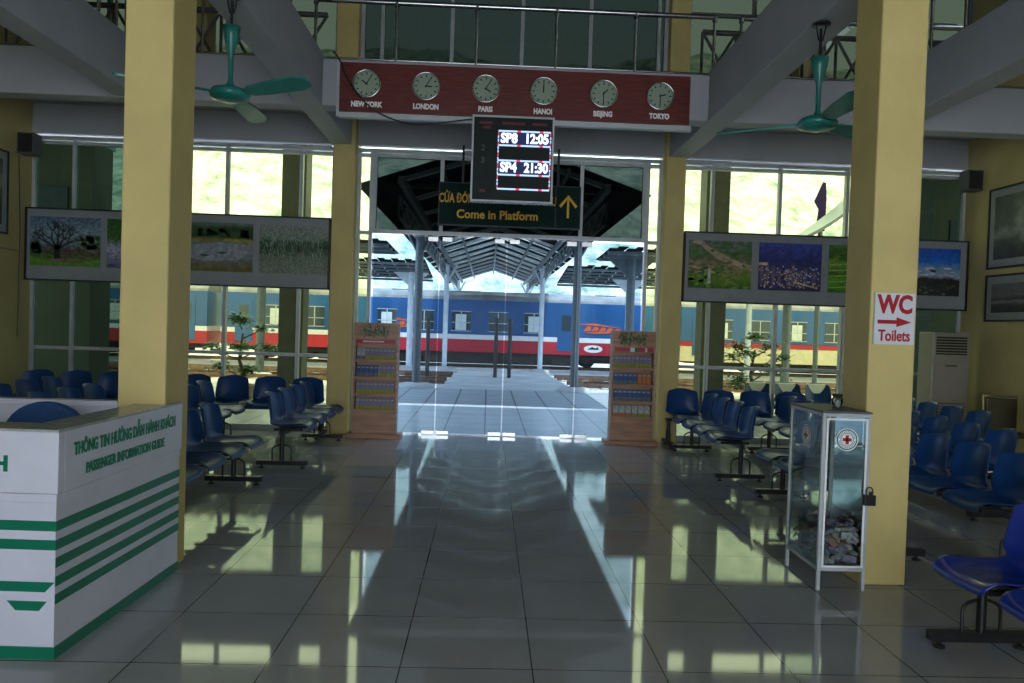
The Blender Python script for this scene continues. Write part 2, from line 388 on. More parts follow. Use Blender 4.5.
def make_bench(mat_seat, cover=False):
    root = empty('waiting_bench')
    seat = shell_mesh()
    s0 = None
    for k in range(4):
        y = -.75+.5*k
        if s0 is None:
            s0 = seat.build('seat', mat_seat, root, solid=.012)
            m2 = s0.modifiers.new('u', 'SUBSURF'); m2.levels = 1; m2.render_levels = 1
            s0.location.y = y
        else:
            c = s0.copy(); COL.objects.link(c); c.parent = root; c.location.y = y; s = c
        if cover:
            cv = MB().box(-.285, -.20, y-.15, y+.15, .60, .76).build('seat_cover', M['ltwhite'], root, bevel=.012)
    bm = MB().box(-.05, .0, -1.0, 1.0, .345, .385)
    for k in range(4):
        y = -.75+.5*k
        bm.box(-.14, .16, y-.12, y-.09, .375, .40).box(-.14, .16, y+.09, y+.12, .375, .40)
    bm.build('beam_rail', M['black'], root)
    for y in (-.96, .96):
        lg = MB().tube([(-.025, y, .06), (-.025, y, .36)], .024, 10).build('pedestal', M['black'], root)
        MB().box(-.28, .24, y-.03, y+.03, .035, .08).lathe([(.0, 0), (.03, 0), (.03, .012), (.012, .015), (.012, .04)], (-.23, y, 0), 12).lathe([(.0, 0), (.03, 0), (.03, .012), (.012, .015), (.012, .04)], (.19, y, 0), 12).build('foot_bar', M['black'], lg)
        pts = [(-.025-.10, y, .07), (-.125, y, .19)]
        for q in range(1, 8):
            a = PI-PI*q/8; pts.append((-.025+.10*math.cos(a), y, .19+.055*math.sin(a)))
        pts += [(.075, y, .19), (.075, y, .07)]
        MB().tube(pts, .009, 8).build('brace', M['black'], lg)
    return root
bench0 = make_bench(M['blue']); first = [True]
def bench(x, y, rz, label, group=None, src=None):
    o = src if src else (bench0 if first[0] else copy_tree(bench0))
    if not src: first[0] = False
    o.location = (x, y, 0); o.rotation_euler.z = rz
    tag(o, label, 'bench', group); return o
GL = 'rows of blue waiting benches left of the aisle'; GR = 'rows of blue waiting benches right of the aisle'
bench(-2.08, 8.93, 0, 'blue four-seat bench in side view beside the left brochure rack', GL)
bench(-2.30, 6.17, 0, 'blue four-seat bench half hidden behind the near left column', GL)
bench(-3.22, 8.55, 0, 'blue bench in the second row behind the near left column, under the picture panel', GL)
bench(-4.15, 7.75, 0, 'blue bench whose seat backs show just above the white desk partition, nearer row', GL)
bench(-5.05, 8.55, 0, 'blue bench seen over the desk partition, row closest to the left wall', GL)
bench(-3.15, 10.16, -PI/2, 'blue bench against the low wall under the pond picture, facing the camera', GL)
bench(-5.22, 10.16, -PI/2, 'blue bench against the low wall in the left corner, under the tree picture', GL)
bench(2.68, 8.86, PI, 'blue four-seat bench in side view beside the right brochure rack', GR)
bench(2.84, 6.20, PI, 'blue bench partly hidden behind the glass donation cabinet', GR)
bench(3.70, 8.86, PI, 'blue bench in the second row right, its far seats left of the cabinet top', GR)
bench(3.60, 5.98, PI, 'blue bench just right of the yellow column, nearest row of the right block', GR)
bench(4.46, 7.4, PI, 'blue bench in the middle row of the block right of the yellow column', GR)
bench(5.41, 9.15, PI, 'blue bench in the back row of the right block, before the air conditioner', GR)
bench(3.44, 10.14, -PI/2, 'blue bench against the low wall under the valley picture, facing the camera', GR)
bn = make_bench(M['blue_new'])
bench(2.53, 2.80, PI, 'brighter blue bench alone in the right foreground, nearest seat to camera', GR, src=bn)
bo = make_bench(M['blue'], cover=True)
bench(5.2, 12.15, -PI/2, 'bench with white seat covers outside beyond the right window', 'benches outside', src=bo)

# two olive padded chairs by the right wall
def olive_chair():
    root = empty('padded_chair')
    MB().box(-.2, .2, -.2, .2, .42, .46).build('seat', M['olive'], root, bevel=.015)
    MB().box(-.19, .19, .17, .20, .50, .86).build('backrest', M['olive'], root, bevel=.012)
    MB().tube([(-.2, .2, .45), (-.215, .22, .90)], .013, 8).tube([(.2, .2, .45), (.215, .22, .90)], .013, 8).tube([(-.21, .215, .88), (.21, .215, .88)], .013, 8).build('back_frame', M['brass'], root)
    for sx in (-1, 1):
        for sy in (-1, 1):
            MB().tube([(sx*.19, sy*.19, .43), (sx*.21, sy*.22, 0)], .013, 8).build('leg', M['brass'], root)
    return root
oc = olive_chair(); oc.location = (6.34, 8.95, 0); tag(oc, 'olive padded chair behind the last bench by the right wall', 'chair', 'olive chairs by the right wall')
oc2 = copy_tree(oc); oc2.location = (6.44, 8.35, 0); tag(oc2, 'olive padded chair cut off by the right edge of the view', 'chair', 'olive chairs by the right wall')

# ------------------------------------------------------------------ information desk
desk = empty('information_desk', (-1.89, 3.43, 0), R(-2.0))
tag(desk, 'white information desk with green stripes and lettering, left foreground', 'desk')
DW, DD = 2.6, 1.26       # to the left, and back past the column
b = MB()
b.box(-DW, -.012, .012, .05, .05, .70); b.box(-.028, -.012, .05, DD, .05, .70)
b.box(-DW, -.02, .02, .045, 0, .05)
b.build('body', M['desk'], desk)
b = MB(); b.box(-DW, .0, 0, .05, .745, 1.02); b.box(-.02, 0, .05, DD, .745, 1.02); b.build('fascia', M['desk'], desk, bevel=.003)
b = MB(); b.box(-DW, -.008, .006, .05, .70, .742); b.box(-.024, -.008, .05, DD, .70, .742); b.build('lip', M['desk'], desk, bevel=.004)
b = MB(); b.box(-DW, 0, 0, .20, 1.02, 1.032); b.box(-.20, 0, .20, 1.08, 1.02, 1.032); b.box(-.02, 0, 1.08, DD, 1.02, 1.032); b.build('counter_top', M['desk_top'], desk, bevel=.002)
MB().box(-DW, -.22, .22, .75, .72, .745).build('worktop', M['desk'], desk)
b = MB(); b.box(-DW, -.004, .006, .012, 0, .052); b.box(-.012, -.004, .012, DD, 0, .052); b.build('base_stripe', M['green'], desk)
b = MB()
for z in (.575, .49, .41, .325, .245): b.box(-.012, -.009, .012, DD, z, z+.045)
for z in (.575, .49): b.box(-DW, -.009, .009, .012, z, z+.045)
b.prism([(-DW, .345), (-DW, .30), (-.055, .30), (-.012, .345)], .009, .012)
b.prism([(-.225, .258), (-.185, .215), (-.08, .215), (-.045, .258)], .009, .012)
b.build('stripes', M['green'], desk)
text('THÔNG TIN HƯỚNG DẪN HÀNH KHÁCH', .083, M['green'], desk, face_px(.002, .64, .925), bold=.0022, sx=.66)
text('PASSENGER INFORMATION GUIDE', .070, M['green'], desk, face_px(.002, .62, .82), bold=.002, sx=.74)
text('HÀNH KHÁCH', .095, M['green'], desk, face_cam(-.222, -.002, .872), bold=.004, align='RIGHT')
# partition behind the desk
pt = empty('desk_partition', (-2.2, 4.6, 0)); tag(pt, 'low white partition closing the back of the information desk', 'partition')
MB().box(-2.3, .03, 0, .04, 0, 1.0).build('panel', M['desk'], pt); MB().box(-2.3, .03, -.02, .06, 1.0, 1.035).build('cap_rail', M['desk'], pt, bevel=.004)
# office chair
oc = empty('office_chair', (-2.42, 4.12, 0)); tag(oc, 'blue round-backed office chair behind the information desk', 'chair')
vs = []; n = 28
outl = [(.235*math.cos(a)*(1 if math.sin(a) > 0 else .95), .2*math.sin(a) if math.sin(a) > 0 else .22*math.sin(a)) for a in [2*PI*k/n for k in range(n)]]
MB().prism([(x, z+.86) for x, z in outl], .12, .18).build('backrest', M['blue_fabric'], oc, bevel=.02)
MB().lathe([(0, .44), (.2, .44), (.24, .46), (.25, .49), (.22, .52), (0, .53)], (0, -.1, 0), 28).build('seat', M['blue_fabric'], oc)
MB().tube([(0, .15, .75), (0, .2, .5), (0, .05, .45)], .02, 8).build('back_bracket', M['black'], oc)
MB().tube([(0, -.1, .08), (0, -.1, .45)], .025, 10).build('gas_post', M['black'], oc)
b = MB()
for k in range(5):
    a = 2*PI*k/5+.3; b.tube([(0, -.1, .1), (.26*math.cos(a), -.1+.26*math.sin(a), .07)], [.022, .014], 8).lathe([(0, 0), (.022, .0), (.028, .025), (.022, .05), (0, .05)], (.26*math.cos(a), -.1+.26*math.sin(a), .0), 10)
b.build('star_base', M['black'], oc)

# ------------------------------------------------------------------ clock board
cb = empty('clock_board', (-1.72, 8.5, 3.87)); tag(cb, 'long maroon board of world clocks fixed to the cross beam', 'sign')
CW = 3.90
MB().box(0, CW, 0, .095, 0, .54).build('board', M['maroon'], cb)
MB().box(-.03, CW+.03, .02, .098, -.06, 0).build('ledge', M['alu'], cb, bevel=.004)
MB().box(-.03, 0, -.01, .098, -.06, .545).build('end_trim', M['alu'], cb)
cx = [-1.42, -.765, -.105, .535, 1.205, 1.84]
names = ['NEW YORK', 'LONDON', 'PARIS', 'HANOI', 'BEIJING', 'TOKYO']
times = [(10, 5), (3, 5), (4, 5), (12, 0), (1, 30), (2, 30)]
for x, nme in zip(cx, names):
    text(nme, .08, M['ltwhite'], cb, face_cam(x+1.72, -.003, .082), bold=.004, sx=.80)
for x, nme, (hh, mm) in zip(cx, names, times):
    c = empty('wall_clock', (x, 8.5, 4.175))
    tag(c, 'round wall clock above the word %s' % nme, 'clock', 'world clocks on the maroon board')
    MB().lathe([(.135, 0), (.155, 0), (.16, -.02), (.155, -.035), (.14, -.035), (.137, -.02)], (0, 0, 0), 36, axis='Y').build('rim', M['chrome'], c)
    MB().lathe([(0, -.014), (.14, -.014)], (0, 0, 0), 36, axis='Y').build('dial', M['dial'], c)
    b = MB()
    for k in range(12):
        a = 2*PI*k/12; s_, c_ = math.sin(a), math.cos(a)
        b.box(-.006, .006, -.017, -.015, .10, .125, M_=Matrix.Rotation(a, 4, 'Y'))
    b.build('numerals', M['black'], c)
    b = MB(); ah = 2*PI*(hh % 12+mm/60)/12; am = 2*PI*mm/60
    b.box(-.007, .007, -.021, -.018, -.015, .065, M_=Matrix.Rotation(ah, 4, 'Y')); b.box(-.005, .005, -.025, -.022, -.02, .105, M_=Matrix.Rotation(am, 4, 'Y'))
    b.build('hands', M['black'], c)
    MB().lathe([(0, -.031), (.139, -.031)], (0, 0, 0), 36, axis='Y').build('cover_glass', M['g_clock'], c)
# loose cable over the board
pts = []
ctrl = [(-1.80, 8.50, 4.52), (-1.72, 8.47, 4.42), (-1.62, 8.46, 4.20), (-1.35, 8.46, 3.90), (-1.0, 8.46, 3.76), (-.7, 8.46, 3.76), (-.45, 8.47, 3.80), (-.24, 8.5, 3.84)]
for i in range(len(ctrl)-1):
    p0, p1, p2, p3 = [Vector(ctrl[max(0, min(len(ctrl)-1, j))]) for j in (i-1, i, i+1, i+2)]
    for t in (0, .25, .5, .75):
        pts.append(.5*((2*p1)+(p2-p0)*t+(2*p0-5*p1+4*p2-p3)*t*t+(-p0+3*p1-3*p2+p3)*t**3))
pts.append(Vector(ctrl[-1]))
tag(MB().tube(pts, .009, 6).build('cable', M['black']), 'black cable drooping across the left end of the clock board', 'cable')

# ------------------------------------------------------------------ departures display
ds = empty('departure_display', (-.24, 8.36, 2.91)); tag(ds, 'hanging dark departures display with lit times in silver frame', 'display')
DWd, DH = .90, .94
MB().box(.015, DWd-.015, 0, .09, .015, DH-.015).build('casing', M['screen'], ds)
b = MB(); b.box(0, DWd, -.012, .1, 0, .02).box(0, DWd, -.012, .1, DH-.02, DH).box(0, .02, -.012, .1, .02, DH-.02).box(DWd-.02, DWd, -.012, .1, .02, DH-.02)
b.build('frame', M['alu'], ds)
bx0, bx1 = .29, .862
zt = [.775, .62, .455, .30, .145]
b = MB(); b.box(bx0, bx1, -.004, -.001, zt[1], zt[0]).box(bx0, bx1, -.004, -.001, zt[3], zt[2]); b.build('lit_row', M['led_bg'], ds)
b = MB()
for z in zt:
    n = 14
    for k in range(n):
        a = bx0+(bx1-bx0)*k/n; c = bx0+(bx1-bx0)*(k+1)/n
        b.box(a, c, -.008, -.005, z-.009, z+.009, mi=(1 if k in (5, 11) else 0))
for x in (bx0, bx1):
    for k in range(16):
        a = zt[4]+(zt[0]-zt[4])*k/16; c = zt[4]+(zt[0]-zt[4])*(k+.75)/16
        b.box(x-.006, x+.006, -.008, -.005, a, c, mi=(1 if k % 3 == 0 else 0))
b.build('grid_lines', [M['led_blue'], M['led_red']], ds)
for a_, c_, z_ in (('SP8', '12:05', .695), ('SP4', '21:30', .378)):
    text(a_, .145, M['led_white'], ds, face_cam(bx0+.025, -.007, z_), bold=.005, sx=.86, depth=.003, align='LEFT')
    text(c_, .145, M['led_white'], ds, face_cam(bx1-.02, -.007, z_), bold=.005, sx=.82, depth=.003, align='RIGHT')
text('2', .09, M['screen_grey'], ds, face_cam(.125, -.002, .585)); text('3', .09, M['screen_grey'], ds, face_cam(.125, -.002, .45))
b = MB()
for x0, x1, z in ((.08, .22, .86), (.33, .58, .86), (.66, .82, .86), (.12, .2, .81), (.10, .16, .12)): b.box(x0, x1, -.003, -.001, z-.014, z+.014)
b.build('unlit_heading', M['screen_red'], ds)
for x in (.2, .66): MB().box(x, x+.04, .09, .17, DH-.12, DH-.05).build('hanger', M['black'], ds)

# ------------------------------------------------------------------ platform sign
ps = empty('platform_sign', (-.72, 10.36, 2.90)); tag(ps, 'dark green overhead sign reading Come in Platform with amber arrow', 'sign')
MB().box(0, 1.93, 0, .12, 0, .58).build('board', M['sign_green'], ps, bevel=.006)
b = MB(); b.box(0, 1.93, -.006, -.001, 0, .012).box(0, 1.93, -.006, -.001, .568, .58).box(0, .012, -.006, -.001, .012, .568).box(1.918, 1.93, -.006, -.001, .012, .568).box(1.585, 1.595, -.006, -.001, .02, .56); b.build('edge_trim', M['black'], ps)
text('CỬA ĐÓN KHÁCH VÀO GA ĐI TÀU', .17, M['amber'], ps, face_cam(.80, -.004, .36), bold=.004, sx=.585)
text('Come in Platform', .16, M['amber'], ps, face_cam(.80, -.004, .15), bold=.004, sx=.96)
b = MB(); b.box(1.745, 1.775, -.005, -.001, .15, .42)
for s_ in (-1, 1):
    b.prism([(1.76, .46), (1.76, .415), (1.76+s_*.10, .285), (1.76+s_*.125, .315)], -.005, -.001)
b.build('arrow', M['amber'], ps)
for x in (.3, 1.6): MB().box(x, x+.03, .04, .07, .58, 1.09).build('hanger', M['black'], ps)

# ------------------------------------------------------------------ toilets sign
ws = empty('toilets_sign', (2.405, 4.665, 1.52)); tag(ws, 'white toilets sign with red WC and arrow on yellow column', 'sign')
MB().box(0, .255, 0, .012, 0, .32).build('plate', M['sign_white'], ws)
text('WC', .155, M['red'], ws, face_cam(.128, -.002, .245), bold=.006, sx=.80)
b = MB(); b.prism([(.02, .128), (.02, .152), (.14, .152), (.14, .17), (.235, .14), (.14, .11), (.14, .128)], -.003, 0); b.build('arrow', M['red'], ws)
text('Toilets', .098, M['red'], ws, face_cam(.128, -.002, .052), bold=.0022, sx=.74)

# ------------------------------------------------------------------ donation cabinet
dc = empty('donation_cabinet', (2.06, 4.56, 0)); tag(dc, 'tall glass donation cabinet of banknotes with red cross emblem', 'cabinet')
w, d, h, t = .30, .50, 1.09, .022
b = MB()
for x in (0, w-t):
    for y in (0, d-t): b.box(x, x+t, y, y+t, 0, h)
for z in (.12, h-t):
    b.box(t, w-t, 0, t, z, z+t).box(t, w-t, d-t, d, z, z+t).box(0, t, t, d-t, z, z+t).box(w-t, w, t, d-t, z, z+t)
b.build('frame', M['alu'], dc, bevel=.003)
MB().box(t, w-t, t, d-t, .125, .14).build('bottom_panel', M['alu'], dc)
MB().box(-.004, w+.004, -.004, d+.004, h, h+.012).build('top_panel', M['grey_box'], dc)
b = MB()
b.box(.022, .034, -.006, 0, .145, h-.03).box(w-.034, w-.022, -.006, 0, .145, h-.03).box(.034, w-.034, -.006, 0, .145, .157).box(.034, w-.034, -.006, 0, h-.042, h-.03)
b.build('door_frame', M['ltwhite'], dc)
b = MB(); zz = (.145, h-t)
b.add([(t, .01, zz[0]), (w-t, .01, zz[0]), (w-t, .01, zz[1]), (t, .01, zz[1])], [(0, 1, 2, 3)])
b.add([(.01, t, zz[0]), (.01, d-t, zz[0]), (.01, d-t, zz[1]), (.01, t, zz[1])], [(0, 1, 2, 3)])
b.add([(w-.01, t, zz[0]), (w-.01, d-t, zz[0]), (w-.01, d-t, zz[1]), (w-.01, t, zz[1])], [(0, 1, 2, 3)])
b.add([(t, d-.01, zz[0]), (w-t, d-.01, zz[0]), (w-t, d-.01, zz[1]), (t, d-.01, zz[1])], [(0, 1, 2, 3)])
b.build('glass_panes', M['g_box'], dc)
def disc(mb, c, r0, r1, mi, ax, off, n=36):
    vs = []
    for k in range(n):
        a = 2*PI*k/n
        for r in (r0, r1):
            p = (c[0]+r*math.cos(a), c[1], c[2]+r*math.sin(a)) if ax == 'Y' else (c[0], c[1]+r*math.cos(a), c[2]+r*math.sin(a))
            vs.append(p)
    mb.add(vs, [(2*k, 2*k+1, (2*k+3) % (2*n), (2*k+2) % (2*n)) for k in range(n)], mi)
for ax in 'YX':
    c = (.155, .006, .93) if ax == 'Y' else (.006, .25, .92)
    e = MB(); q = -.0012
    def sh(k): return (c[0], c[1]+q*k, c[2]) if ax == 'Y' else (c[0]+q*k, c[1], c[2])
    disc(e, sh(0), 0.001, .070, 0, ax, 0); disc(e, sh(1), .056, .064, 1, ax, 0); disc(e, sh(1), .037, .041, 1, ax, 0)
    for k in range(26):      # ring of small letters
        a = 2*PI*k/26
        if k in (0, 13): continue
        u, v = .0485*math.cos(a), .0485*math.sin(a)
        p = sh(1)
        if ax == 'Y': e.box(p[0]+u-.0028, p[0]+u+.0028, p[1]-.0002, p[1], p[2]+v-.0035, p[2]+v+.0035, 1)
        else: e.box(p[0]-.0002, p[0], p[1]+u-.0028, p[1]+u+.0028, p[2]+v-.0035, p[2]+v+.0035, 1)
    p = sh(2)
    for a_, c_ in ((.010, .028), (.028, .010)):
        if ax == 'Y': e.box(p[0]-a_, p[0]+a_, p[1]-.0005, p[1], p[2]-c_, p[2]+c_, 2)
        else: e.box(p[0]-.0005, p[0], p[1]-a_, p[1]+a_, p[2]-c_, p[2]+c_, 2)
    e.build('red_cross_emblem', [M['ltwhite'], mat('teal print', (.02, .16, .16)), mat('red cross print', (.5, .04, .02))], dc)
MB().box(.262, .33, -.035, -.006, .535, .60).lathe([(.012, .0), (.012, .02)], (.30, -.03, .60), 10).tube([(.275, -.02, .60), (.275, -.02, .63), (.285, -.02, .645), (.305, -.02, .645), (.315, -.02, .63), (.315, -.02, .60)], .005, 6).build('padlock', M['black'], dc, bevel=.004)
# banknotes
notes = [mat('note '+str(i), c, .6, var=.2, scale=60) for i, c in enumerate([(.42, .42, .38), (.30, .42, .36), (.36, .26, .38), (.42, .36, .22), (.24, .34, .42), (.5, .5, .48), (.40, .20, .18)])]
b = MB(); rng = random.Random(3)
for i in range(420):
    z = .145+rng.random()**1.1*.24
    x = .03+rng.random()*.24; y = .03+rng.random()*.44
    z = min(z, .40-.12*abs(x-.15)/.15*rng.random())
    Mx = Matrix.Translation((x, y, z)) @ Matrix.Rotation(rng.random()*6.28, 4, 'Z') @ Matrix.Rotation(rng.uniform(-1.1, 1.1), 4, 'X') @ Matrix.Rotation(rng.uniform(-.6, .6), 4, 'Y')
    L_, W_, c_ = rng.uniform(.025, .045), .02, rng.uniform(-.015, .015)
    vs = [Mx @ Vector(p) for p in ((-L_, -W_, 0), (0, -W_, c_), (L_, -W_, 0), (-L_, W_, 0), (0, W_, c_), (L_, W_, 0))]
    vs = [Vector((min(max(v.x, .026), .274), min(max(v.y, .026), .474), max(v.z, .142))) for v in vs]
    b.add(vs, [(0, 1, 4, 3), (1, 2, 5, 4)], rng.randrange(7))
o = b.build('banknote_heap', notes, loc=(2.06, 4.56, 0)); tag(o, 'heap of loose banknotes in the bottom of the glass cabinet', 'money', kind='stuff')
# glass ornament on the cabinet
gj = empty('glass_jar', (2.245, 4.78, 1.102)); tag(gj, 'small glass jar with black lid on top of the cabinet', 'jar')
MB().lathe([(0, 0), (.03, 0), (.022, .012), (.028, .02), (.036, .04), (.034, .06), (.022, .072)], n=20).build('bowl', M['g_jar'], gj)
MB().lathe([(0, .092), (.03, .09), (.034, .08), (.026, .072), (0, .072)], n=20).build('lid', M['black'], gj)
MB().lathe([(0, .005), (.02, .005), (.024, .04), (0, .042)], n=12).build('contents', M['ltwhite'], gj)

# ------------------------------------------------------------------ brochure racks
LF = [mat('leaflet '+n, c, .4, var=.25, scale=50) for n, c in (('mauve', (.26, .24, .36)), ('yellow', (.36, .36, .04)), ('blue', (.03, .10, .32)), ('pale', (.45, .5, .5)), ('orange', (.55, .2, .05)), ('grey', (.16, .2, .2)))]
M['leafpic'] = mat('green foliage print', (.02, .14, .03), .5, var=.5, scale=25, alt=(.05, .03, .02))
def rack(x0, side):
    r = empty('brochure_rack', (x0, 10.18, 0)); W = .585
    MB().box(0, .025, 0, .20, .06, 1.54).build('side_panel', M['wood'], r); MB().box(W-.025, W, 0, .20, .06, 1.54).build('side_panel', M['wood'], r)
    MB().box(.025, W-.025, .16, .18, .06, 1.54).build('back_panel', M['wood'], r)
    MB().box(-.07, W+.07, -.05, .235, 0, .06).build('plinth', M['wood'], r, bevel=.004)
    MB().box(.025, W-.025, .0, .02, .06, .34).build('front_panel', M['wood'], r)
    h = MB().box(.025, W-.025, .0, .16, 1.25, 1.54).build('header', M['wood'], r)
    b = MB(); rg = random.Random(side+5)
    for k in range(170):
        a = rg.random()*6.28; cx_ = .10+rg.random()*.34; cz = 1.43+rg.uniform(-.05, .06); l = .035
        b.add([(cx_, -.004, cz), (cx_+l*math.cos(a)-.008, -.006, cz+l*math.sin(a)), (cx_+1.6*l*math.cos(a), -.005, cz+1.6*l*math.sin(a)), (cx_+l*math.cos(a)+.008, -.004, cz+l*math.sin(a)-.006)], [(0, 1, 2, 3)])
    b.build('leaf_motif', M['leafpic'], h)
    st = MB().box(.03, W-.03, -.004, 0, 1.262, 1.318)
    if side > 0: st.box(.24, .30, -.005, -.004, 1.262, 1.318, 1).box(.30, .35, -.005, -.004, 1.262, 1.318, 2).box(.44, .47, -.005, -.004, 1.262, 1.318, 1)
    else: st.box(.12, .40, -.005, -.004, 1.282, 1.298, 1)
    st.build('title_strip', [M['red'], M['sign_white'], M['green']], r)
    tiers = (1.03, .80, .575, .36)
    for z in tiers:
        MB().box(.025, W-.025, 0, .16, z-.02, z).build('shelf', M['wood'], r)
        MB().box(.025, W-.025, .0, .012, z, z+.02).build('shelf_lip', M['wood'], r)
    return r, tiers
rl, tiers = rack(-1.775, -1); tag(rl, 'wooden brochure rack at the left side of the glass doors', 'rack')
rt, _ = rack(1.685, 1); tag(rt, 'wooden brochure rack at the right side of the glass doors', 'rack')
def leaflet(w, c1, c2):
    b = MB(); T = Matrix.Rotation(R(-14), 4, 'X')
    b.box(-w/2, w/2, 0, .006, 0, .07, 1, T).box(-w/2, w/2, 0, .006, .07, .175, 0, T)
    b.box(-w*.38, w*.38, -.001, 0, .13, .155, 2, T)
    return b.build('leaflet', [LF[c1], LF[c2], LF[3]])
order = ['top', 'second', 'third', 'bottom']
spec = {(-1, 0): [(2, 3, 5, 'pale'), (7, 0, 1, 'mauve')], (-1, 1): [(5, 2, 5, 'blue'), (4, 0, 1, 'mauve')], (-1, 2): [(9, 0, 1, 'mauve')], (-1, 3): [(9, 0, 1, 'mauve')],
        (1, 0): [(9, 0, 1, 'mauve')], (1, 1): [(5, 2, 5, 'blue'), (3, 4, 4, 'orange')], (1, 2): [(8, 2, 5, 'blue')], (1, 3): [(3, 3, 4, 'pale'), (3, 3, 1, 'pale')]}
for (sd, ti), lst in spec.items():
    x0 = (-1.775 if sd < 0 else 1.685)+.035; tot = sum(n for n, *_ in lst); st = .515/tot; i = 0
    for n, c1, c2, cn in lst:
        proto = None
        for k in range(n):
            if proto is None: proto = leaflet(st*.86, c1, c2); o = proto
            else: o = proto.copy(); COL.objects.link(o)
            o.location = (x0+st*(i+.5), 10.197, tiers[ti]+.002); i += 1
            if ti == 3 and sd > 0:
                kind = 'yellow-footed' if c2 == 1 else 'orange-footed'
            else: kind = 'upright'
            tag(o, '%s %s leaflet in the %s tier of the %s brochure rack' % (cn, kind, order[ti], 'left' if sd < 0 else 'right'), 'leaflet', '%s %s leaflets, %s tier, %s rack' % (cn, kind, order[ti], 'left' if sd < 0 else 'right'))

# ------------------------------------------------------------------ picture panels
P = {}
P['tree'] = print_mat('tree print', [(0, (.10, .24, .03)), (.2, (.07, .16, .04)), (.3, (.10, .06, .06)), (.45, (.16, .24, .26)), (.7, (.20, .30, .34)), (1, (.10, .16, .24))], 8, .5, .8)
P['crowd'] = print_mat('crowd print', [(0, (.1, .1, .2)), (.4, (.4, .4, .55)), (.6, (.05, .14, .03)), (1, (.02, .10, .02))], 10, .4, .9)
P['pond'] = print_mat('pond print', [(0, (.14, .11, .02)), (.18, (.15, .16, .10)), (.4, (.24, .26, .30)), (.55, (.22, .24, .26)), (.63, (.22, .20, .03)), (.70, (.02, .06, .02)), (.9, (.03, .08, .03)), (1, (.12, .18, .16))], 5, .22, .6)
P['reeds'] = print_mat('reeds print', [(0, (.22, .26, .20)), (.35, (.14, .20, .14)), (.5, (.03, .10, .04)), (.62, (.04, .12, .05)), (.72, (.20, .26, .20)), (1, (.26, .30, .28))], 14, .45, .95)
P['valley'] = print_mat('valley print', [(0, (.04, .14, .01)), (.28, (.14, .26, .02)), (.42, (.32, .24, .14)), (.55, (.20, .18, .10)), (.7, (.06, .16, .04)), (1, (.16, .20, .16))], 6, .8, .75)
P['city'] = print_mat('night city print', [(0, (.03, .03, .12)), (.4, (.05, .05, .20)), (.62, (.02, .03, .16)), (1, (.05, .08, .42))], 7, .45, .8)
P['terrace'] = print_mat('terrace print', [(0, (.02, .14, .01)), (.25, (.12, .34, .02)), (.4, (.02, .10, .01)), (.6, (.20, .34, .05)), (.75, (.03, .12, .01)), (1, (.10, .22, .04))], 12, .5, .8)
P['peak'] = print_mat('peak print', [(0, (.01, .012, .01)), (.24, (.05, .05, .02)), (.34, (.02, .02, .02)), (.42, (.35, .42, .52)), (.6, (.14, .28, .50)), (.72, (.015, .16, .62)), (1, (.01, .07, .50))], 7, .25, .5)
P['grey1'] = print_mat('monochrome print', [(0, (.05, .055, .05)), (.4, (.10, .11, .10)), (.55, (.26, .27, .26)), (.7, (.12, .13, .12)), (1, (.05, .06, .05))], 3, 1.1, .3)
P['grey2'] = print_mat('monochrome shore print', [(0, (.02, .02, .02)), (.3, (.05, .05, .05)), (.42, (.20, .20, .20)), (.5, (.05, .05, .05)), (.6, (.14, .14, .14)), (1, (.16, .17, .17))], 3, .4, .3)
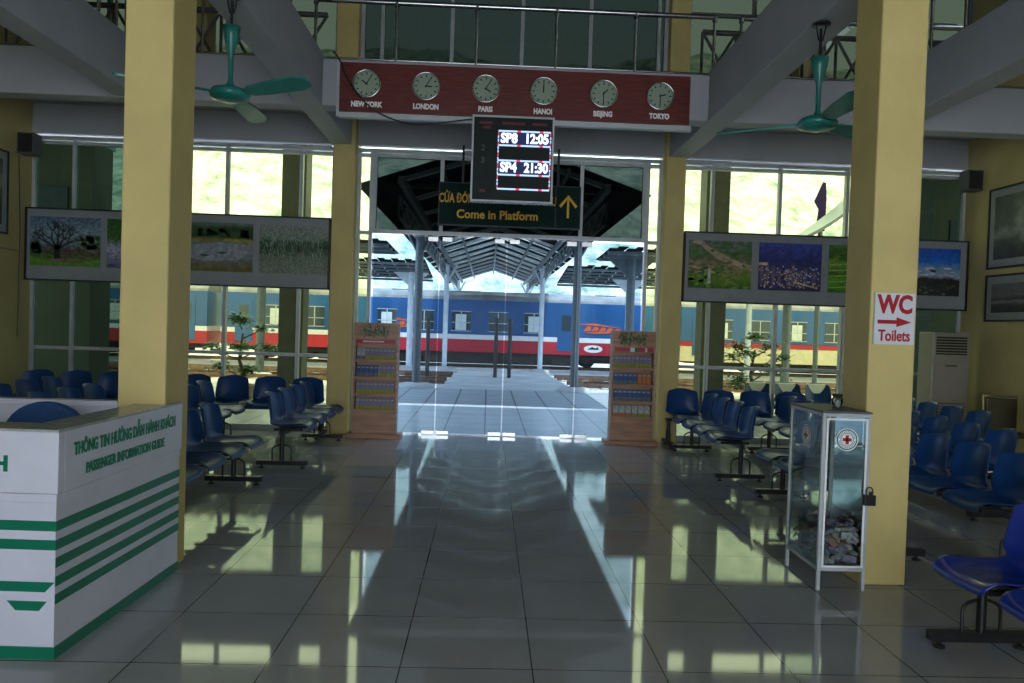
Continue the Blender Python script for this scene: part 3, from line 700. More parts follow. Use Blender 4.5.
def panel(x0, x1, prints, label, pitch_, ox, pw):
    r = empty('picture_panel', (x0, 10.46, 1.97)); W = x1-x0; h = .98
    MB().box(.02, W-.02, .02, .06, .02, h-.02).build('mount', M['pframe'], r)
    MB().box(0, W, 0, .07, 0, .02).box(0, W, 0, .07, h-.02, h).box(0, .02, 0, .07, .02, h-.02).box(W-.02, W, 0, .07, .02, h-.02).build('frame', M['black'], r)
    for k, pn in enumerate(prints):
        a = ox+k*pitch_
        b = MB().box(a, a+pw, .008, .02, .20, .86)
        mats = [P[pn]]
        if pn == 'tree':
            mats.append(mat('printed branches', (.012, .014, .02), .4)); rg = random.Random(2)
            def br(x, z, ang, l, wd, dp):
                x2, z2 = x+l*math.cos(ang), z+l*math.sin(ang)
                x2 = min(max(x2, a+.02), a+pw-.02); z2 = min(max(z2, .22), .84)
                nx, nz = -math.sin(ang)*wd, math.cos(ang)*wd
                b.add([(x-nx, .0075, z-nz), (x+nx, .0075, z+nz), (x2+nx*.5, .0075, z2+nz*.5), (x2-nx*.5, .0075, z2-nz*.5)], [(0, 1, 2, 3)], 1)
                if dp:
                    for _ in range(3): br(x2, z2, ang+rg.uniform(-.8, .8), l*.72, wd*.55, dp-1)
            br(a+.36, .30, 1.6, .16, .05, 0)
            for an in (.5, 1.0, 1.5, 2.1, 2.6): br(a+.36, .43, an, .15, .022, 3)
        def ink(col, polys):
            mats.append(mat('ink', col, .35, var=.35, scale=14, detail=6)); mi = len(mats)-1
            for k_, pl in enumerate(polys):
                yy = .0078-.00005*mi
                b.add([(a+pw*u, yy, .20+.66*v) for u, v in pl], [tuple(range(len(pl)))], mi)
        rg = random.Random(sum(map(ord, pn)))
        def blobs(n, u0, u1, v0, v1, s0, s1, asp=1.):
            out = []
            for _ in range(n):
                cu, cv, s_ = rg.uniform(u0, u1), rg.uniform(v0, v1), rg.uniform(s0, s1)
                out.append([(min(max(cu+s_*math.cos(t_)*rg.uniform(.6, 1.1), 0.005), .995), min(max(cv+asp*s_*math.sin(t_)*rg.uniform(.6, 1.1), .005), .995)) for t_ in [2*PI*q_/9 for q_ in range(9)]])
            return out
        if pn == 'tree':
            ink((.03, .09, .02), blobs(26, .72, .98, .35, .62, .03, .07)+blobs(20, .02, .2, .25, .5, .03, .06))
            ink((.10, .26, .03), [[(0, 0), (1, 0), (1, .16), (.7, .10), (.4, .08), (.15, .12), (0, .2)]])
            ink((.20, .10, .10), [[(.15, .13), (.4, .09), (.72, .11), (.95, .18), (.7, .16), (.4, .14)]])
        if pn == 'valley':
            ink((.42, .33, .20), [[(.05, .95), (.18, .9), (.45, .62), (1, .38), (1, .5), (.7, .62), (.35, .85), (.2, 1), (.08, 1)], [(0, .5), (.25, .42), (.5, .32), (.5, .28), (.2, .38), (0, .45)]])
            ink((.14, .30, .03), blobs(14, 0, .35, .02, .3, .04, .09, .6)+blobs(10, .6, 1, .0, .2, .04, .08, .6))
            ink((.03, .12, .02), blobs(30, 0, 1, .3, .55, .02, .05, .7)+blobs(25, .3, 1, .75, .98, .02, .06, .6))
            ink((.6, .62, .55), [[(.30, .1), (.36, .1), (.345, .42), (.315, .42)]])
        if pn == 'city':
            ink((.10, .08, .16), [[(u, .1), (u+.06, .1), (u+.06, h_), (u, h_)] for u, h_ in ((.02, .5), (.1, .58), (.2, .52), (.3, .44), (.45, .47), (.52, .55), (.6, .42), (.72, .48), (.85, .40))])
            ink((.85, .55, .25), [[(u, v), (u+.022, v), (u+.022, v+.022), (u, v+.022)] for u, v in [(rg.random()*.96, .05+.42*rg.random()**1.3) for _ in range(80)]]+[[(.0, .52), (.14, .52), (.14, .58), (0, .58)], [(.55, .18), (.95, .05), (.95, .08), (.57, .21)]])
            ink((.55, .6, .9), [[(u, v), (u+.02, v), (u+.02, v+.03), (u, v+.03)] for u, v in [(rg.random()*.96, .05+.45*rg.random()) for _ in range(50)]])
        if pn == 'terrace':
            ink((.22, .46, .06), [[(0, v), (.3, v+.03), (.6, v-.01), (1, v+.03), (1, v+.055), (.6, v+.02), (.3, v+.06), (0, v+.03)] for v in (.08, .2, .32, .44, .56)])
            ink((.02, .08, .01), blobs(30, 0, 1, .68, .95, .03, .08, .6))
        if pn == 'peak':
            ink((.015, .018, .012), [[(0, 0), (1, 0), (1, .22), (.85, .30), (.7, .25), (.55, .33), (.42, .27), (.3, .34), (.15, .28), (0, .3)]])
            ink((.10, .10, .07), blobs(26, .05, .95, .03, .26, .015, .04))
            ink((.55, .62, .72), blobs(24, 0, 1, .42, .60, .03, .09, .35))
        if pn == 'pond':
            ink((.02, .07, .02), blobs(46, 0, 1, .72, .9, .03, .08, .8))
            ink((.26, .30, .33), [[(.1, .52), (.5, .60), (.9, .56), (.98, .42), (.8, .25), (.3, .2), (.02, .3), (.02, .45)]])
            ink((.30, .26, .04), [[(.55, .62), (1, .60), (1, .66), (.6, .68)]])
        if pn == 'reeds':
            ink((.03, .10, .05), blobs(60, 0, 1, .42, .62, .02, .07, .5))
            ink((.30, .34, .30), [[(u, v), (u+.006, v), (u+.006+d_, v+.10), (u+d_, v+.10)] for u, v, d_ in [(rg.uniform(.04, .93), rg.random()*.85, rg.uniform(-.03, .03)) for _ in range(220)]])
        if pn == 'pond':
            mats.append(mat('printed boat', (.02, .02, .02), .4))
            for bx_, bz in ((a+.28, .40), (a+.52, .44)): b.add([(bx_-.07, .0075, bz+.02), (bx_, .0075, bz-.01), (bx_+.08, .0075, bz+.02), (bx_, .0075, bz+.035)], [(0, 1, 2, 3)], 1)
        b.build('print', mats, r)
    tag(r, label, 'picture'); return r
panel(-6.27, -2.19, ['tree', 'crowd', 'pond', 'reeds'], 'long grey panel of four scenic prints across the left windows', 1.02, .07, .93)
panel(2.68, 6.70, ['valley', 'city', 'terrace', 'peak'], 'long grey panel of four scenic prints across the right windows', .985, .07, .88)
def wall_pic(name, xw, sgn, y0, y1, z0, z1, pn, label):
    r = empty(name, (xw, y0, z0)); L_ = y1-y0; h = z1-z0; s = -sgn
    def bx(m, a, c, e, f, g, i, mi=0): m.box(min(s*a, s*c), max(s*a, s*c), e, f, g, i, mi)
    b = MB(); bx(b, 0.004, .03, 0, L_, 0, .025); bx(b, .004, .03, 0, L_, h-.025, h); bx(b, .004, .03, 0, .025, .025, h-.025); bx(b, .004, .03, L_-.025, L_, .025, h-.025); b.build('frame', M['black'], r)
    b = MB(); bx(b, .004, .018, .025, L_-.025, .025, h-.025); b.build('mount', M['pframe'], r)
    b = MB(); bx(b, .019, .021, .12, L_-.12, .12, h-.12); o = b.build('print', P[pn], r)
    tag(r, label, 'picture')
wall_pic('framed_picture', XR, 1, 8.6, 10.07, 2.52, 3.59, 'grey1', 'larger black-framed monochrome picture, upper on the right wall')
wall_pic('framed_picture', XR, 1, 8.6, 10.07, 1.82, 2.44, 'grey2', 'smaller black-framed shore picture, lower on the right wall')
wall_pic('framed_picture', XL, -1, 8.6, 10.08, 2.53, 3.60, 'grey1', 'black-framed picture on the yellow left wall')
# loudspeaker boxes
for x, lb in ((-6.17, 'small grey speaker box in the left corner above windows'), (6.602, 'small grey speaker box in the right corner above the prints')):
    r = empty('speaker_box', (x-.1, 10.25, 3.62)); tag(r, lb, 'speaker')
    MB().box(0, .22, 0, .2, 0, .28).build('casing', M['grey_box'], r, bevel=.008); MB().box(.02, .2, -.004, 0, .02, .26).build('grille', M['black'], r)
    MB().tube([(.11, .2, .14), (.11, .33, .14)], .015, 8).build('bracket', M['black'], r)
tag(MB().tube([(-6.265, 10.3, 3.6), (-6.265, 10.35, 2.6), (-6.265, 10.33, 1.2)], .006, 6).tube([(-6.265, 8.0, 2.42), (-6.265, 9.2, 2.36), (-6.265, 10.3, 2.34)], .006, 6).build('wall_cable', M['grey_box']), 'thin cable run along the left yellow wall', 'cable')

# ------------------------------------------------------------------ air conditioner
ac = empty('air_conditioner', (5.95, 9.98, 0)); tag(ac, 'tall cream floor-standing air conditioner in the right corner', 'air conditioner')
MB().box(0, .52, 0, .34, 0, 1.66).build('body', M['cream'], ac, bevel=.02)
b = MB().box(.05, .47, -.004, 0, 1.36, 1.60)
b.build('outlet', M['black'], ac)
b = MB()
for k in range(6): b.box(.05, .47, -.014, -.004, 1.38+k*.037, 1.392+k*.037)
b.build('outlet_louvres', M['cream'], ac)
b = MB()
for k in range(16): b.box(.05, .47, -.006, 0, .10+k*.04, .115+k*.04, 0)
b.build('intake_grille', M['grey_box'], ac)
MB().box(.18, .34, -.005, 0, 1.20, 1.225).build('badge_strip', M['grey_box'], ac)

# ------------------------------------------------------------------ ceiling fans
def fan(x, y, zh, angs, label):
    r = empty('ceiling_fan', (x, y, zh)); zc = ZB0-zh
    MB().tube([(0, 0, zc-.04), (0, 0, .38)], .012, 8).build('down_rod', M['black'], r)
    b = MB().lathe([(0, zc), (.07, zc), (.07, zc-.012), (0, zc-.014)], n=16); b.tube([(-.04, 0, zc), (-.015, 0, zc-.13)], .006, 6).tube([(.04, 0, zc), (.015, 0, zc-.13)], .006, 6)
    b.build('ceiling_bracket', M['black'], r)
    MB().lathe([(.0, .50), (.065, .50), (.058, .44), (.035, .34), (.02, .30), (.018, .10), (.04, .05)], n=20).build('stem_cover', M['green_fan'], r)
    MB().lathe([(.0, .055), (.07, .052), (.13, .03), (.15, 0), (.14, -.03), (.08, -.05), (0, -.06)], n=28).build('motor', M['green_fan'], r)
    for a in angs:
        A = R(a); out = [(.17, -.03), (.22, -.055), (.40, -.07), (.68, -.075), (.76, -.05), (.78, 0), (.76, .05), (.68, .075), (.40, .07), (.22, .055), (.17, .03)]
        T = Matrix.Rotation(A, 4, 'Z') @ Matrix.Rotation(R(-17), 4, 'X')
        n = len(out); vs = [T @ Vector((p[0], p[1], .007)) for p in out]+[T @ Vector((p[0], p[1], -.007)) for p in out]
        b = MB(); b.add(vs, [tuple(range(n)), tuple(reversed(range(n, 2*n)))]+[(i, i+n, (i+1) % n+n, (i+1) % n) for i in range(n)])
        b.box(.12, .26, -.018, .018, -.006, .012, M_=T)
        b.build('blade', M['green_fan'], r)
    tag(r, label, 'fan', 'ceiling fans')
fan(-1.98, 5.78, 3.22, (90, -30, 210), 'teal three-blade ceiling fan beside the near left column')
fan(2.48, 5.80, 3.19, (148, -92, 28), 'teal three-blade ceiling fan beside the near right column')

# ================================================================== outside
M['porch'] = brick('porch tile', (.74, .77, .80), (.78, .80, .82), (.35, .36, .37), .6, .6, .01, (0, 0, 0), rough=.15, rv=.15)
M['paver'] = brick('grey ribbed paver', (.34, .37, .39), (.38, .40, .42), (.09, .095, .10), .6, .6, .02, (0, 0, 0), rough=.45, rv=.2)
M['gravel'] = mat('gravel ballast', (.55, .54, .52), .9, var=.5, scale=14, bump=.8, bscale=25, detail=8)
M['concrete'] = mat('pale concrete', (.45, .45, .44), .8, var=.15, scale=1.2)
M['col_out'] = mat('grey outside column', (.10, .11, .10), .7)
M['block_dark'] = mat('dark olive block paint', (.13, .13, .09), .8, var=.15, scale=1)  # for the added blocks, darkened so the corner panes read dark
M['rust'] = mat('rusty rail', (.16, .10, .07), .5, .5, var=.3, scale=8)
M['t_blue'] = mat('train blue paint', (.010, .085, .24), .3, var=.12, scale=.8, coat=.2)
M['t_red'] = mat('train red paint', (.42, .015, .03), .35, var=.15, scale=.8)
M['t_white'] = mat('train white stripe', (.75, .75, .75), .4, var=.06)
M['t_cream'] = mat('train cream paint', (.62, .57, .38), .4, var=.08)
M['t_roof'] = mat('train roof grey', (.17, .175, .18), .6, var=.3, scale=1.5)
M['t_under'] = mat('train underframe', (.03, .03, .03), .7, var=.4)
M['t_glass'] = mat('train window dark glass', (.03, .05, .06), .1, var=.2)
M['curtain'] = mat('window curtain', (.62, .68, .66), .6, var=.1, scale=5)
M['post'] = mat('grey steel post', (.10, .125, .14), .5, .2, var=.1)
M['post_light'] = mat('pale painted post', (.50, .56, .62), .5, var=.1)
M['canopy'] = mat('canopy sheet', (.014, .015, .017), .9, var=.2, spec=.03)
M['canopy_top'] = mat('canopy top sheet', (.34, .42, .42), .6, var=.2)
M['purlin'] = mat('pale purlin', (.82, .84, .85), .5, var=.08)

def ground(name, m, x0, x1, prof):
    b = MB()
    n = len(prof); vs = [(x, y, z) for y, z in prof for x in (x0, x1)]
    b.add(vs, [(2*i, 2*i+1, 2*i+3, 2*i+2) for i in range(n-1)])
    return struct(b.build(name, m))
struct(MB().box(-14, 14, YF+.14, 14.8, -.15, -.005).build('porch_floor', M['porch']))
struct(MB().box(-14, 14, 14.8, 18.6, -.2, -.02).build('porch_paving', M['paver']))
def zg(y): return -.02 if y < 19 else (-.02-.28*(y-19)/11 if y < 30 else -.30)
ground('ground_gravel', M['gravel'], -45, 45, [(18.6, -.08), (19, -.08), (30, -.36), (34, -.38), (46, -.38)])
ground('ground_beyond', M['concrete'], -80, 80, [(46, -.37), (70, -.37), (130, -.37)])
b = MB(); b.add([(-1.1, 18.6, -.02), (2.3, 18.6, -.02), (2.3, 29.8, -.26), (-1.1, 29.8, -.26), (-1.1, 18.6, -.2), (2.3, 18.6, -.2), (2.3, 29.8, -.5), (-1.1, 29.8, -.5)], [(0, 1, 2, 3), (0, 4, 5, 1), (1, 5, 6, 2), (2, 6, 7, 3), (3, 7, 4, 0)])
struct(b.build('crossing_path', M['concrete']))
struct(MB().box(-45, 45, 29.8, 32.2, -.5, -.27).build('platform_slab', M['concrete']))
def track(y, label):
    r = empty('railway_track', (0, y, zg(y)-.05)); s = MB()
    for sx0, sx1 in ((-40, -1.5), (2.5, 40)):
        x = sx0
        while x < sx1: s.box(x, x+.2, -.8, .8, -.04, .05); x += .7
    s.build('sleepers', M['concrete'], r)
    for yy in (-.5, .5): MB().box(-40, -1.15, yy-.03, yy+.03, .03, .15).box(2.35, 40, yy-.03, yy+.03, .03, .15).box(-40, -1.15, yy-.07, yy+.07, .03, .05).box(2.35, 40, yy-.07, yy+.07, .03, .05).build('rail', M['rust'], r)
    tag(r, label, 'railway track')
track(21.6, 'rusty railway track nearer the station, crossing the path'); track(25.8, 'rusty railway track farther from the station, before the train')
# coaches
YT = 34.; ZR = -.30
def coach(x0, x1, style, label, wins, doors=(), marks=()):
    r = empty('railway_coach', ((x0+x1)/2, YT+1.4, ZR)); c = (x0+x1)/2
    def z(v): return v-ZR
    X0, X1 = x0-c, x1-c; y0 = -1.4
    low = 't_red' if style == 'red' else 't_cream'
    b = MB().box(X0, X1, y0, 1.4, z(1.11), z(2.66)); b.build('upper_body', M['t_blue'], r, bevel=.02)
    MB().box(X0, X1, y0-.005, 1.4, z(.90), z(1.11)).build('waist_stripe', M['t_white'] if style == 'red' else M['t_red'], r)
    MB().box(X0, X1, y0, 1.4, z(.34) if style == 'red' else z(.22), z(.90)).build('lower_body', M[low], r)
    if style != 'red': MB().box(X0, X1, y0-.004, y0, z(1.0), z(1.11)).build('cream_band', M['t_cream'], r)
    pr = [(-1.40, z(2.66))]+[(-1.40*math.cos(PI*k/12), z(2.66)+.44*math.sin(PI*k/12)) for k in range(1, 12)]+[(1.40, z(2.66))]
    b = MB().prism(pr, X0, X1, 'YZ'); x = X0+1.2
    while x < X1-1: b.box(x, x+.9, -.75, -.35, z(2.95), z(3.08)); x += 3.1
    b.build('roof', M['t_roof'], r)
    for k, wx in enumerate(wins):
        o = MB().box(wx-c-.42, wx-c+.42, y0-.02, y0, z(1.28), z(2.12)).build('window', M['t_glass'], r)
        MB().box(wx-c-.45, wx-c+.45, y0-.03, y0-.02, z(1.25), z(1.28)).box(wx-c-.45, wx-c+.45, y0-.03, y0-.02, z(2.12), z(2.15)).box(wx-c-.02, wx-c+.02, y0-.03, y0-.02, z(1.28), z(2.12)).box(wx-c-.42, wx-c+.42, y0-.03, y0-.02, z(1.62), z(1.65)).build('window_frame', M['alu'], o)
        if k % 2 == 0: MB().box(wx-c-.25, wx-c+.22, y0-.025, y0-.02, z(1.30), z(2.0)).build('curtain', M['curtain'], o)
    for dx in doors:
        MB().box(dx-c-.38, dx-c+.38, y0-.02, y0, z(.5), z(2.35)).box(dx-c-.2, dx-c+.2, y0-.03, y0-.02, z(1.4), z(2.1), 1).build('door', [M['t_blue'], M['t_glass']], r)
    b = MB().box(X0+.3, X1-.3, -1.1, 1.1, z(.12), z(.32)).box(X0+4.2, X1-4.2, -.9, .9, z(-.2), z(.12))  # lower long box added to fill the shade under the coach with dark
    rg = random.Random(int(x0*10) & 255); x = X0+4.5
    while x < X1-5: b.box(x, x+rg.uniform(.6, 1.4), -1.2, -.6, z(-.12), z(.14)); x += rg.uniform(1.2, 2.2)
    b.build('underframe', M['t_under'], r)
    for bx in (X0+2.6, X1-2.6):
        bg = MB().box(bx-1.3, bx+1.3, -.75, -.6, z(-.05), z(.1)).box(bx-1.3, bx+1.3, .6, .75, z(-.05), z(.1)).build('bogie', M['t_under'], r)
        for wx in (bx-.9, bx+.9):
            for yy in (-.56, .5): MB().lathe([(0, 0), (.36, 0), (.36, .06), (0, .06)], (wx, yy, .38), 20, axis='Y').build('wheel', M['t_under'], bg)
    for kind, mx in marks:
        if kind == 'oval':
            n = 24; b = MB(); b.prism([(mx-c+.42*math.cos(2*PI*k/n), z(.63)+.17*math.sin(2*PI*k/n)) for k in range(n)], y0-.012, y0)
            b.box(mx-c-.2, mx-c+.24, y0-.014, y0-.012, z(.60), z(.66), 1)
            b.prism([(mx-c-.25, z(.60)), (mx-c-.05, z(.72)), (mx-c+.1, z(.66)), (mx-c+.25, z(.74)), (mx-c+.2, z(.63))], y0-.014, y0-.012, mi=1)
            b.build('oval_emblem', [M['t_white'], M['t_under']], r)
        if kind == 'script':
            b = MB()
            for k in range(5):
                a = mx-c-.75+k*.33; b.prism([(a, z(1.42)), (a+.16, z(1.66-.02*k)), (a+.34, z(1.62-.02*k)), (a+.30, z(1.44))], y0-.012, y0)
            b.prism([(mx-c-1.0, z(1.72)), (mx-c-.3, z(1.78)), (mx-c+1.0, z(1.60)), (mx-c-.3, z(1.68))], y0-.014, y0)
            b.prism([(mx-c-.8, z(1.36)), (mx-c+1.1, z(1.46)), (mx-c+1.1, z(1.40)), (mx-c-.2, z(1.32))], y0-.014, y0)
            b.build('script_emblem', mat('orange livery', (.75, .12, .02), .4), r)
    tag(r, label, 'railway coach', 'coaches of the train')
coach(-11.8, 8.1, 'red', 'blue and red coach straight ahead beyond the glass doors', [-9.4, -7.7, -4.5, -2.85, -1.2, .45, 2.05], (-10.8, 3.5), (('oval', 4.75), ('script', 5.05), ('script', -3.95)))
coach(8.7, 28.6, 'cream', 'blue and cream coach with red stripe seen through right windows', [10.6+1.7*k for k in range(10)], (9.6,))
coach(-32.2, -12.4, 'red', 'blue and red coach seen through the left windows', [-30+1.7*k for k in range(10)], (-13.3,), (('script', -15.2),))
for y in (YT+.9, YT+1.9): pass
r = empty('railway_track', (0, YT+1.4, -.38))
MB().box(-40, 40, -.57, -.50, 0, .08).build('rail', M['rust'], r); MB().box(-40, 40, .50, .57, 0, .08).build('rail', M['rust'], r)
tag(r, 'railway track under the blue and red train', 'railway track')

# gabled platform canopy over the path
gc = empty('platform_canopy', (.22, 0, 0)); tag(gc, 'gabled steel canopy over the path to the train', 'canopy')
Y0c, Y1c, ZE, ZRd, HWc = 13.2, 44.5, 4.06, 4.66, 1.95
for s_ in (-1, 1):
    b = MB(); y = Y0c; sk = MB()
    while y < Y1c:
        y1 = min(y+(1.55 if y > 23 else 2.1), Y1c); y2 = min(y+2.1, Y1c)
        b.add([(0, y, ZRd+.12), (0, y1, ZRd+.12), (s_*(HWc+.6), y1, ZE-.16), (s_*(HWc+.6), y, ZE-.16)], [(0, 1, 2, 3)])
        if y2 > y1: sk.add([(0, y1, ZRd+.12), (0, y2, ZRd+.12), (s_*(HWc+.6), y2, ZE-.16), (s_*(HWc+.6), y1, ZE-.16)], [(0, 1, 2, 3)])
        y += 2.1
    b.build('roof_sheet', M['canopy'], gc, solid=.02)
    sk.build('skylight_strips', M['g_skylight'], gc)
    b = MB().box(min(s_*1.74, s_*1.84), max(s_*1.74, s_*1.84), Y0c, Y1c, ZE-.12, ZE+.02)
    b.build('eave_beam', M['post'], gc)
    t = truss((s_*1.97, 14.5, ZE-.5), (s_*1.97, Y1c, ZE-.5), .4, 26, .03); t.build('side_truss', M['post'], gc)
k = 0; y = Y0c+.4
while y < Y1c:
    b = MB()
    for s_ in (-1, 1): b.prism([(0, ZRd-.02), (0, ZRd+.07), (s_*1.9, ZE+.05), (s_*1.9, ZE-.04)], y, y+.06)
    b.build('rafter', M['purlin'], gc); y += 2.1; k += 1
for x in (-1.1, 0, 1.1):
    zc = ZRd-(ZRd-ZE)*abs(x)/2-.06; MB().box(x-.03, x+.03, Y0c, Y1c, zc-.04, zc+.05).build('purlin', M['post'], gc)
for i, y in enumerate((18.75, 31.0, 42.5)):
    for s_ in (-1, 1):
        m = M['post'] if i == 0 else M['post_light']; x = s_*1.95; zb = zg(y)-.1
        p = MB().tube([(x, y, zb), (x, y, ZE-.1)], .10, 14)
        for q in (-1, 1):
            p.tube([(x, y, 3.2), (x+q*.4, y, ZE-.1)], .04, 8).tube([(x, y, 3.2), (x, y+q*.6, ZE-.1)], .04, 8)
        p = p.build('post', m, gc)
        MB().lathe([(0, .0), (.46, 0), (.46, .12), (.34, .2), (.14, .22)], (x, y, zg(y)-.1), 20).build('post_footing', M['concrete'], p)
# canopies along the platforms, left and right
def side_canopy(x0, x1, y0, z0, y1, z1, posts, label, pm='post'):
    r = empty('platform_shelter', (x0, y0, 0)); n = int((x1-x0)/.25); b = MB()
    for i in range(n):
        a = i*(x1-x0)/n; c = (i+1)*(x1-x0)/n; dz = .05 if i % 2 else 0
        b.add([(a, 0, z0+dz), (c, 0, z0+dz), (c, y1-y0, z1+dz), (a, y1-y0, z1+dz)], [(0, 1, 2, 3)])
    b.build('roof_sheet', M['canopy'], r, solid=.025)
    b = MB(); yy = .3
    while yy < y1-y0: zc = z0+(z1-z0)*yy/(y1-y0); b.box(0, x1-x0, yy, yy+.08, zc-.12, zc-.03); yy += .8
    b.build('purlins', M['post'], r)
    for px in posts:
        ym = (y0+y1)/2; zb = zg(ym)-.1; zc = (z0+z1)/2-.1
        p = MB().tube([(px-x0, ym-y0, zb), (px-x0, ym-y0, zc)], .12, 12).prism([(px-x0-.7, zc), (px-x0+.7, zc), (px-x0+.14, zc-.5), (px-x0-.14, zc-.5)], ym-y0-.04, ym-y0+.04).build('post', M[pm], r)
        MB().lathe([(0, 0), (.4, 0), (.4, .12), (.3, .2), (.12, .22)], (px-x0, ym-y0, zb), 18).build('post_footing', M['concrete'], p)
    tag(r, label, 'shelter')
side_canopy(-14, -2.75, 20.3, 3.70, 23.0, 3.62, (-6.4, -11), 'lower platform shelter left of the gabled canopy, nearer one')
side_canopy(3.2, 15, 20.3, 3.72, 23.0, 3.64, (4.05, 8.6, 13), 'platform shelter right of the gabled canopy, nearer one')
side_canopy(-30, -2.4, 28.2, 3.85, 32.5, 3.45, (-3.1, -8, -13, -18, -23), 'long shelter behind, left of the canopy, before the train', 'post_light')
side_canopy(2.9, 30, 28.2, 3.85, 32.5, 3.45, (5.6, 10.5, 15.5, 20.5), 'long shelter behind, right of the canopy, before the train', 'post_light')
# short fence posts by the crossing
for i, (x, y) in enumerate(((.28, 25.0), (.74, 25.0), (-1.92, 24.6))):
    o = MB().tube([(x, y, -.25), (x, y, 1.75 if i < 2 else 1.7)], .065, 10).lathe([(.065, 0), (.08, .02), (.0, .06)], (x, y, 1.75 if i < 2 else 1.7), 10).build('crossing_post', M['t_under'])
    tag(o, ['dark upright post at the crossing, left of the close pair', 'dark upright post at the crossing, right of the close pair', 'single dark post standing beside the near left canopy post'][i], 'post', 'dark posts at the crossing')
# porch columns outside the windows
for i, x in enumerate((-3.27, 3.80, 7.3)):
    o = MB().box(x-.2, x+.2, 12.7, 13.1, 0, 4.55).box(x-.26, x+.26, 12.64, 13.16, 0, .2).build('column_outside', M['col_out'], bevel=.01); struct(o)
for n_, x0, x1 in (('left', -14, -2.75), ('right', 3.2, 14)):
    struct(MB().box(x0, x1, YF+.14, 13.3, 4.55, 4.72).box(x0, x1, 13.1, 13.3, 4.47, 4.8).build('roof_porch_'+n_, M['slab']))  # unseen roof over the porch columns, added to cut sky reflections in the floor
# dark blocks added beyond the corner panes to darken them
def corner_block(x0, x1, label):
    r = empty('darkening_block', ((x0+x1)/2, 14, 0)); w_ = (x1-x0)/2
    MB().box(-w_, w_, -.6, .1, 0, 4.5).build('wall', M['block_dark'], r)
    for xx in (-w_+.5, 0, w_-1.3):
        f = MB().box(xx, xx+.9, -.63, -.6, 2.9, 3.7).build('window', M['t_glass'], r)
    MB().box(-w_, w_, -.65, .2, 4.5, 4.6).build('roof', M['canopy_top'], r)
    tag(r, label, 'building')
corner_block(-12, -6.9, 'dark olive block added to darken the leftmost window panes')
corner_block(7.7, 12, 'dark olive block added to darken the rightmost window panes')
# flag and curved roof seen through the right window
fl = empty('flag_pole', (8.35, 19.0, 0)); tag(fl, 'dark purple furled flag on a pole outside the right windows', 'flag')
MB().tube([(0, 0, -.1), (0, 0, 5.45)], .02, 8).build('pole', M['post'], fl)
b = MB(); b.prism([(-.16, 4.2), (-.10, 4.75), (-.22, 4.95), (-.02, 5.42), (.05, 5.42), (.08, 5.0), (.06, 4.2)], -.03, .03); b.build('flag_cloth', mat('purple cloth', (.015, .008, .04), .9, spec=.1), fl)
sh = empty('curved_awning', (9.3, 17.6, 0)); tag(sh, 'grey curved awning roof outside the right windows', 'awning')
b = MB(); vs = []; n = 20
pr = [(-2.7+2.4*k/n, 3.65+1.7*(k/n)**1.5) for k in range(n+1)]
b.prism(pr+[(x, z-.08) for x, z in reversed(pr)], -.7, .7); b.build('roof_sheet', M['post'], sh)
MB().tube([(-1.6, 0, -.1), (-1.6, 0, 4.0)], .06, 8).tube([(-.5, 0, -.1), (-.5, 0, 5.0)], .06, 8).build('posts', M['post'], sh)
# small garden trees
M['leaf'] = mat('leaf', (.05, .16, .03), .5, var=.5, scale=30); M['bark'] = mat('bark', (.12, .09, .06), .9, var=.3)
M['pot'] = mat('glazed pot', (.25, .18, .12), .4)
def small_tree(x, y, h, seed, label):
    r = empty('potted_tree', (x, y, 0)); rg = random.Random(seed)
    MB().lathe([(0, 0), (.22, 0), (.32, .32), (.34, .36), (.28, .36), (.26, .3), (0, .3)], n=20).build('pot', M['pot'], r)
    b = MB(); cl = []
    b.tube([(0, 0, .28), (.05, 0, .55), (-.04, .02, .8), (.02, 0, h*.85)], [.05, .04, .03, .015], 8)
    for k in range(9):
        a = rg.random()*6.28; l = rg.uniform(.18, .5); z = .5+(h-.5)*rg.random(); p = Vector((l*math.cos(a), l*math.sin(a)*.6, z+.1)); b.tube([(0, 0, z-.1), p], [.015, .006], 6); cl.append(p)
    b.build('trunk', M['bark'], r); cl.append(Vector((0, 0, h)))
    b = MB()
    for p in cl:
        for _ in range(150):
            q = p+Vector((rg.gauss(0, .1), rg.gauss(0, .08), rg.gauss(0, .04))); a = rg.random()*6.28; t = rg.uniform(-.5, .5); s = .045
            u = Vector((math.cos(a), math.sin(a), t))*s; v = Vector((-math.sin(a), math.cos(a), rg.uniform(-.4, .4)))*s*.5
            b.add([q-u, q+v, q+u, q-v], [(0, 1, 2, 3)])
    b.build('leaves', M['leaf'], r); tag(r, label, 'potted plant', 'potted trees outside')
small_tree(-4.35, 13.6, 1.5, 1, 'small potted tree outside the left window below the pond picture')
small_tree(4.75, 13.4, 1.5, 2, 'small potted tree outside the right window below the city picture')

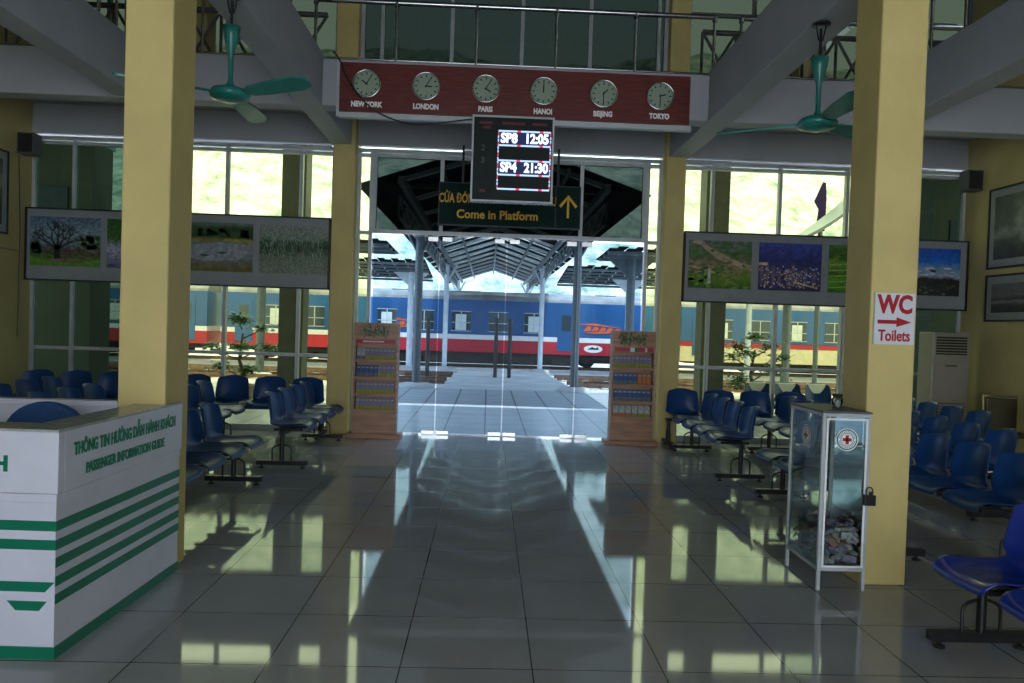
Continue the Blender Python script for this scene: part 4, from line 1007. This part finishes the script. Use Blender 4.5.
# hillside
m, nt, bs = newmat('wooded hillside'); N = nt.nodes; L = nt.links
tc = N.new('ShaderNodeTexCoord')
n1 = N.new('ShaderNodeTexNoise'); n1.inputs['Scale'].default_value = .35; n1.inputs['Detail'].default_value = 10; n1.inputs['Roughness'].default_value = .75; L.new(tc.outputs['Object'], n1.inputs[0])
r_ = N.new('ShaderNodeValToRGB'); el = r_.color_ramp.elements; el[0].position = .36; el[0].color = (.15, .25, .19, 1); el[1].position = .58; el[1].color = (.78, .82, .72, 1); e = el.new(.47); e.color = (.42, .54, .47, 1)
L.new(n1.outputs[0], r_.inputs[0]); L.new(r_.outputs[0], bs.inputs['Base Color']); bs.inputs['Roughness'].default_value = .9
bp = N.new('ShaderNodeBump'); bp.inputs['Strength'].default_value = 1; bp.inputs['Distance'].default_value = 1.5; L.new(n1.outputs[0], bp.inputs['Height']); L.new(bp.outputs[0], bs.inputs['Normal'])
b = MB(); nx, ny = 130, 50; vs = []
for j in range(ny+1):
    for i in range(nx+1):
        x = -160+320*i/nx; y = 62+110*j/ny; t = j/ny
        z = -.5+62*(t**.9)+noise.noise((x*.05, y*.05, 0))*5*t+noise.noise((x*.25, y*.25, 3))*1.6*min(1, t*6)
        vs.append((x, y, z))
b.add(vs, [(j*(nx+1)+i, j*(nx+1)+i+1, (j+1)*(nx+1)+i+1, (j+1)*(nx+1)+i) for j in range(ny) for i in range(nx)], 0, True)
struct(b.build('hill', m))

# ------------------------------------------------------------------ light
w = bpy.data.worlds.new('world'); scene.world = w; w.use_nodes = True; nt = w.node_tree; N = nt.nodes; L = nt.links
bg = N['Background']; tc = N.new('ShaderNodeTexCoord'); sp = N.new('ShaderNodeSeparateXYZ'); L.new(tc.outputs['Generated'], sp.inputs[0])
r_ = N.new('ShaderNodeValToRGB'); el = r_.color_ramp.elements; el[0].position = .0; el[0].color = (.80, .88, 1, 1); el[1].position = .9; el[1].color = (.55, .72, 1, 1)
L.new(sp.outputs[2], r_.inputs[0]); L.new(r_.outputs[0], bg.inputs[0]); bg.inputs[1].default_value = 4.2
sun = bpy.data.lights.new('sun', 'SUN'); sun.energy = 7.0; sun.angle = R(1.5); sun.color = (1, .96, .88)
so = bpy.data.objects.new('sun', sun); COL.objects.link(so); so.rotation_euler = (R(20), 0, R(15))
def portal(loc, rot, sx, sy):
    a = bpy.data.lights.new('portal', 'AREA'); a.shape = 'RECTANGLE'; a.size = sx; a.size_y = sy; a.cycles.is_portal = True
    o = bpy.data.objects.new('portal', a); COL.objects.link(o); o.location = loc; o.rotation_euler = rot
portal((.25, YB+.02, 1.95), (-PI/2, 0, 0), 6.5, 3.9)
portal((.2, YF+.2, 3.7), (PI/2, 0, 0), 12.9, 7.2)

vs_ = scene.view_settings; vs_.view_transform = 'Standard'; vs_.look = 'None'; vs_.exposure = 0.55; vs_.gamma = 1; vs_.use_curve_mapping = False
cy = scene.cycles; cy.use_denoising = True; cy.max_bounces = 10; cy.transparent_max_bounces = 16; cy.diffuse_bounces = 5; cy.glossy_bounces = 5; cy.sample_clamp_indirect = 6
cy.caustics_reflective = False; cy.caustics_refractive = False
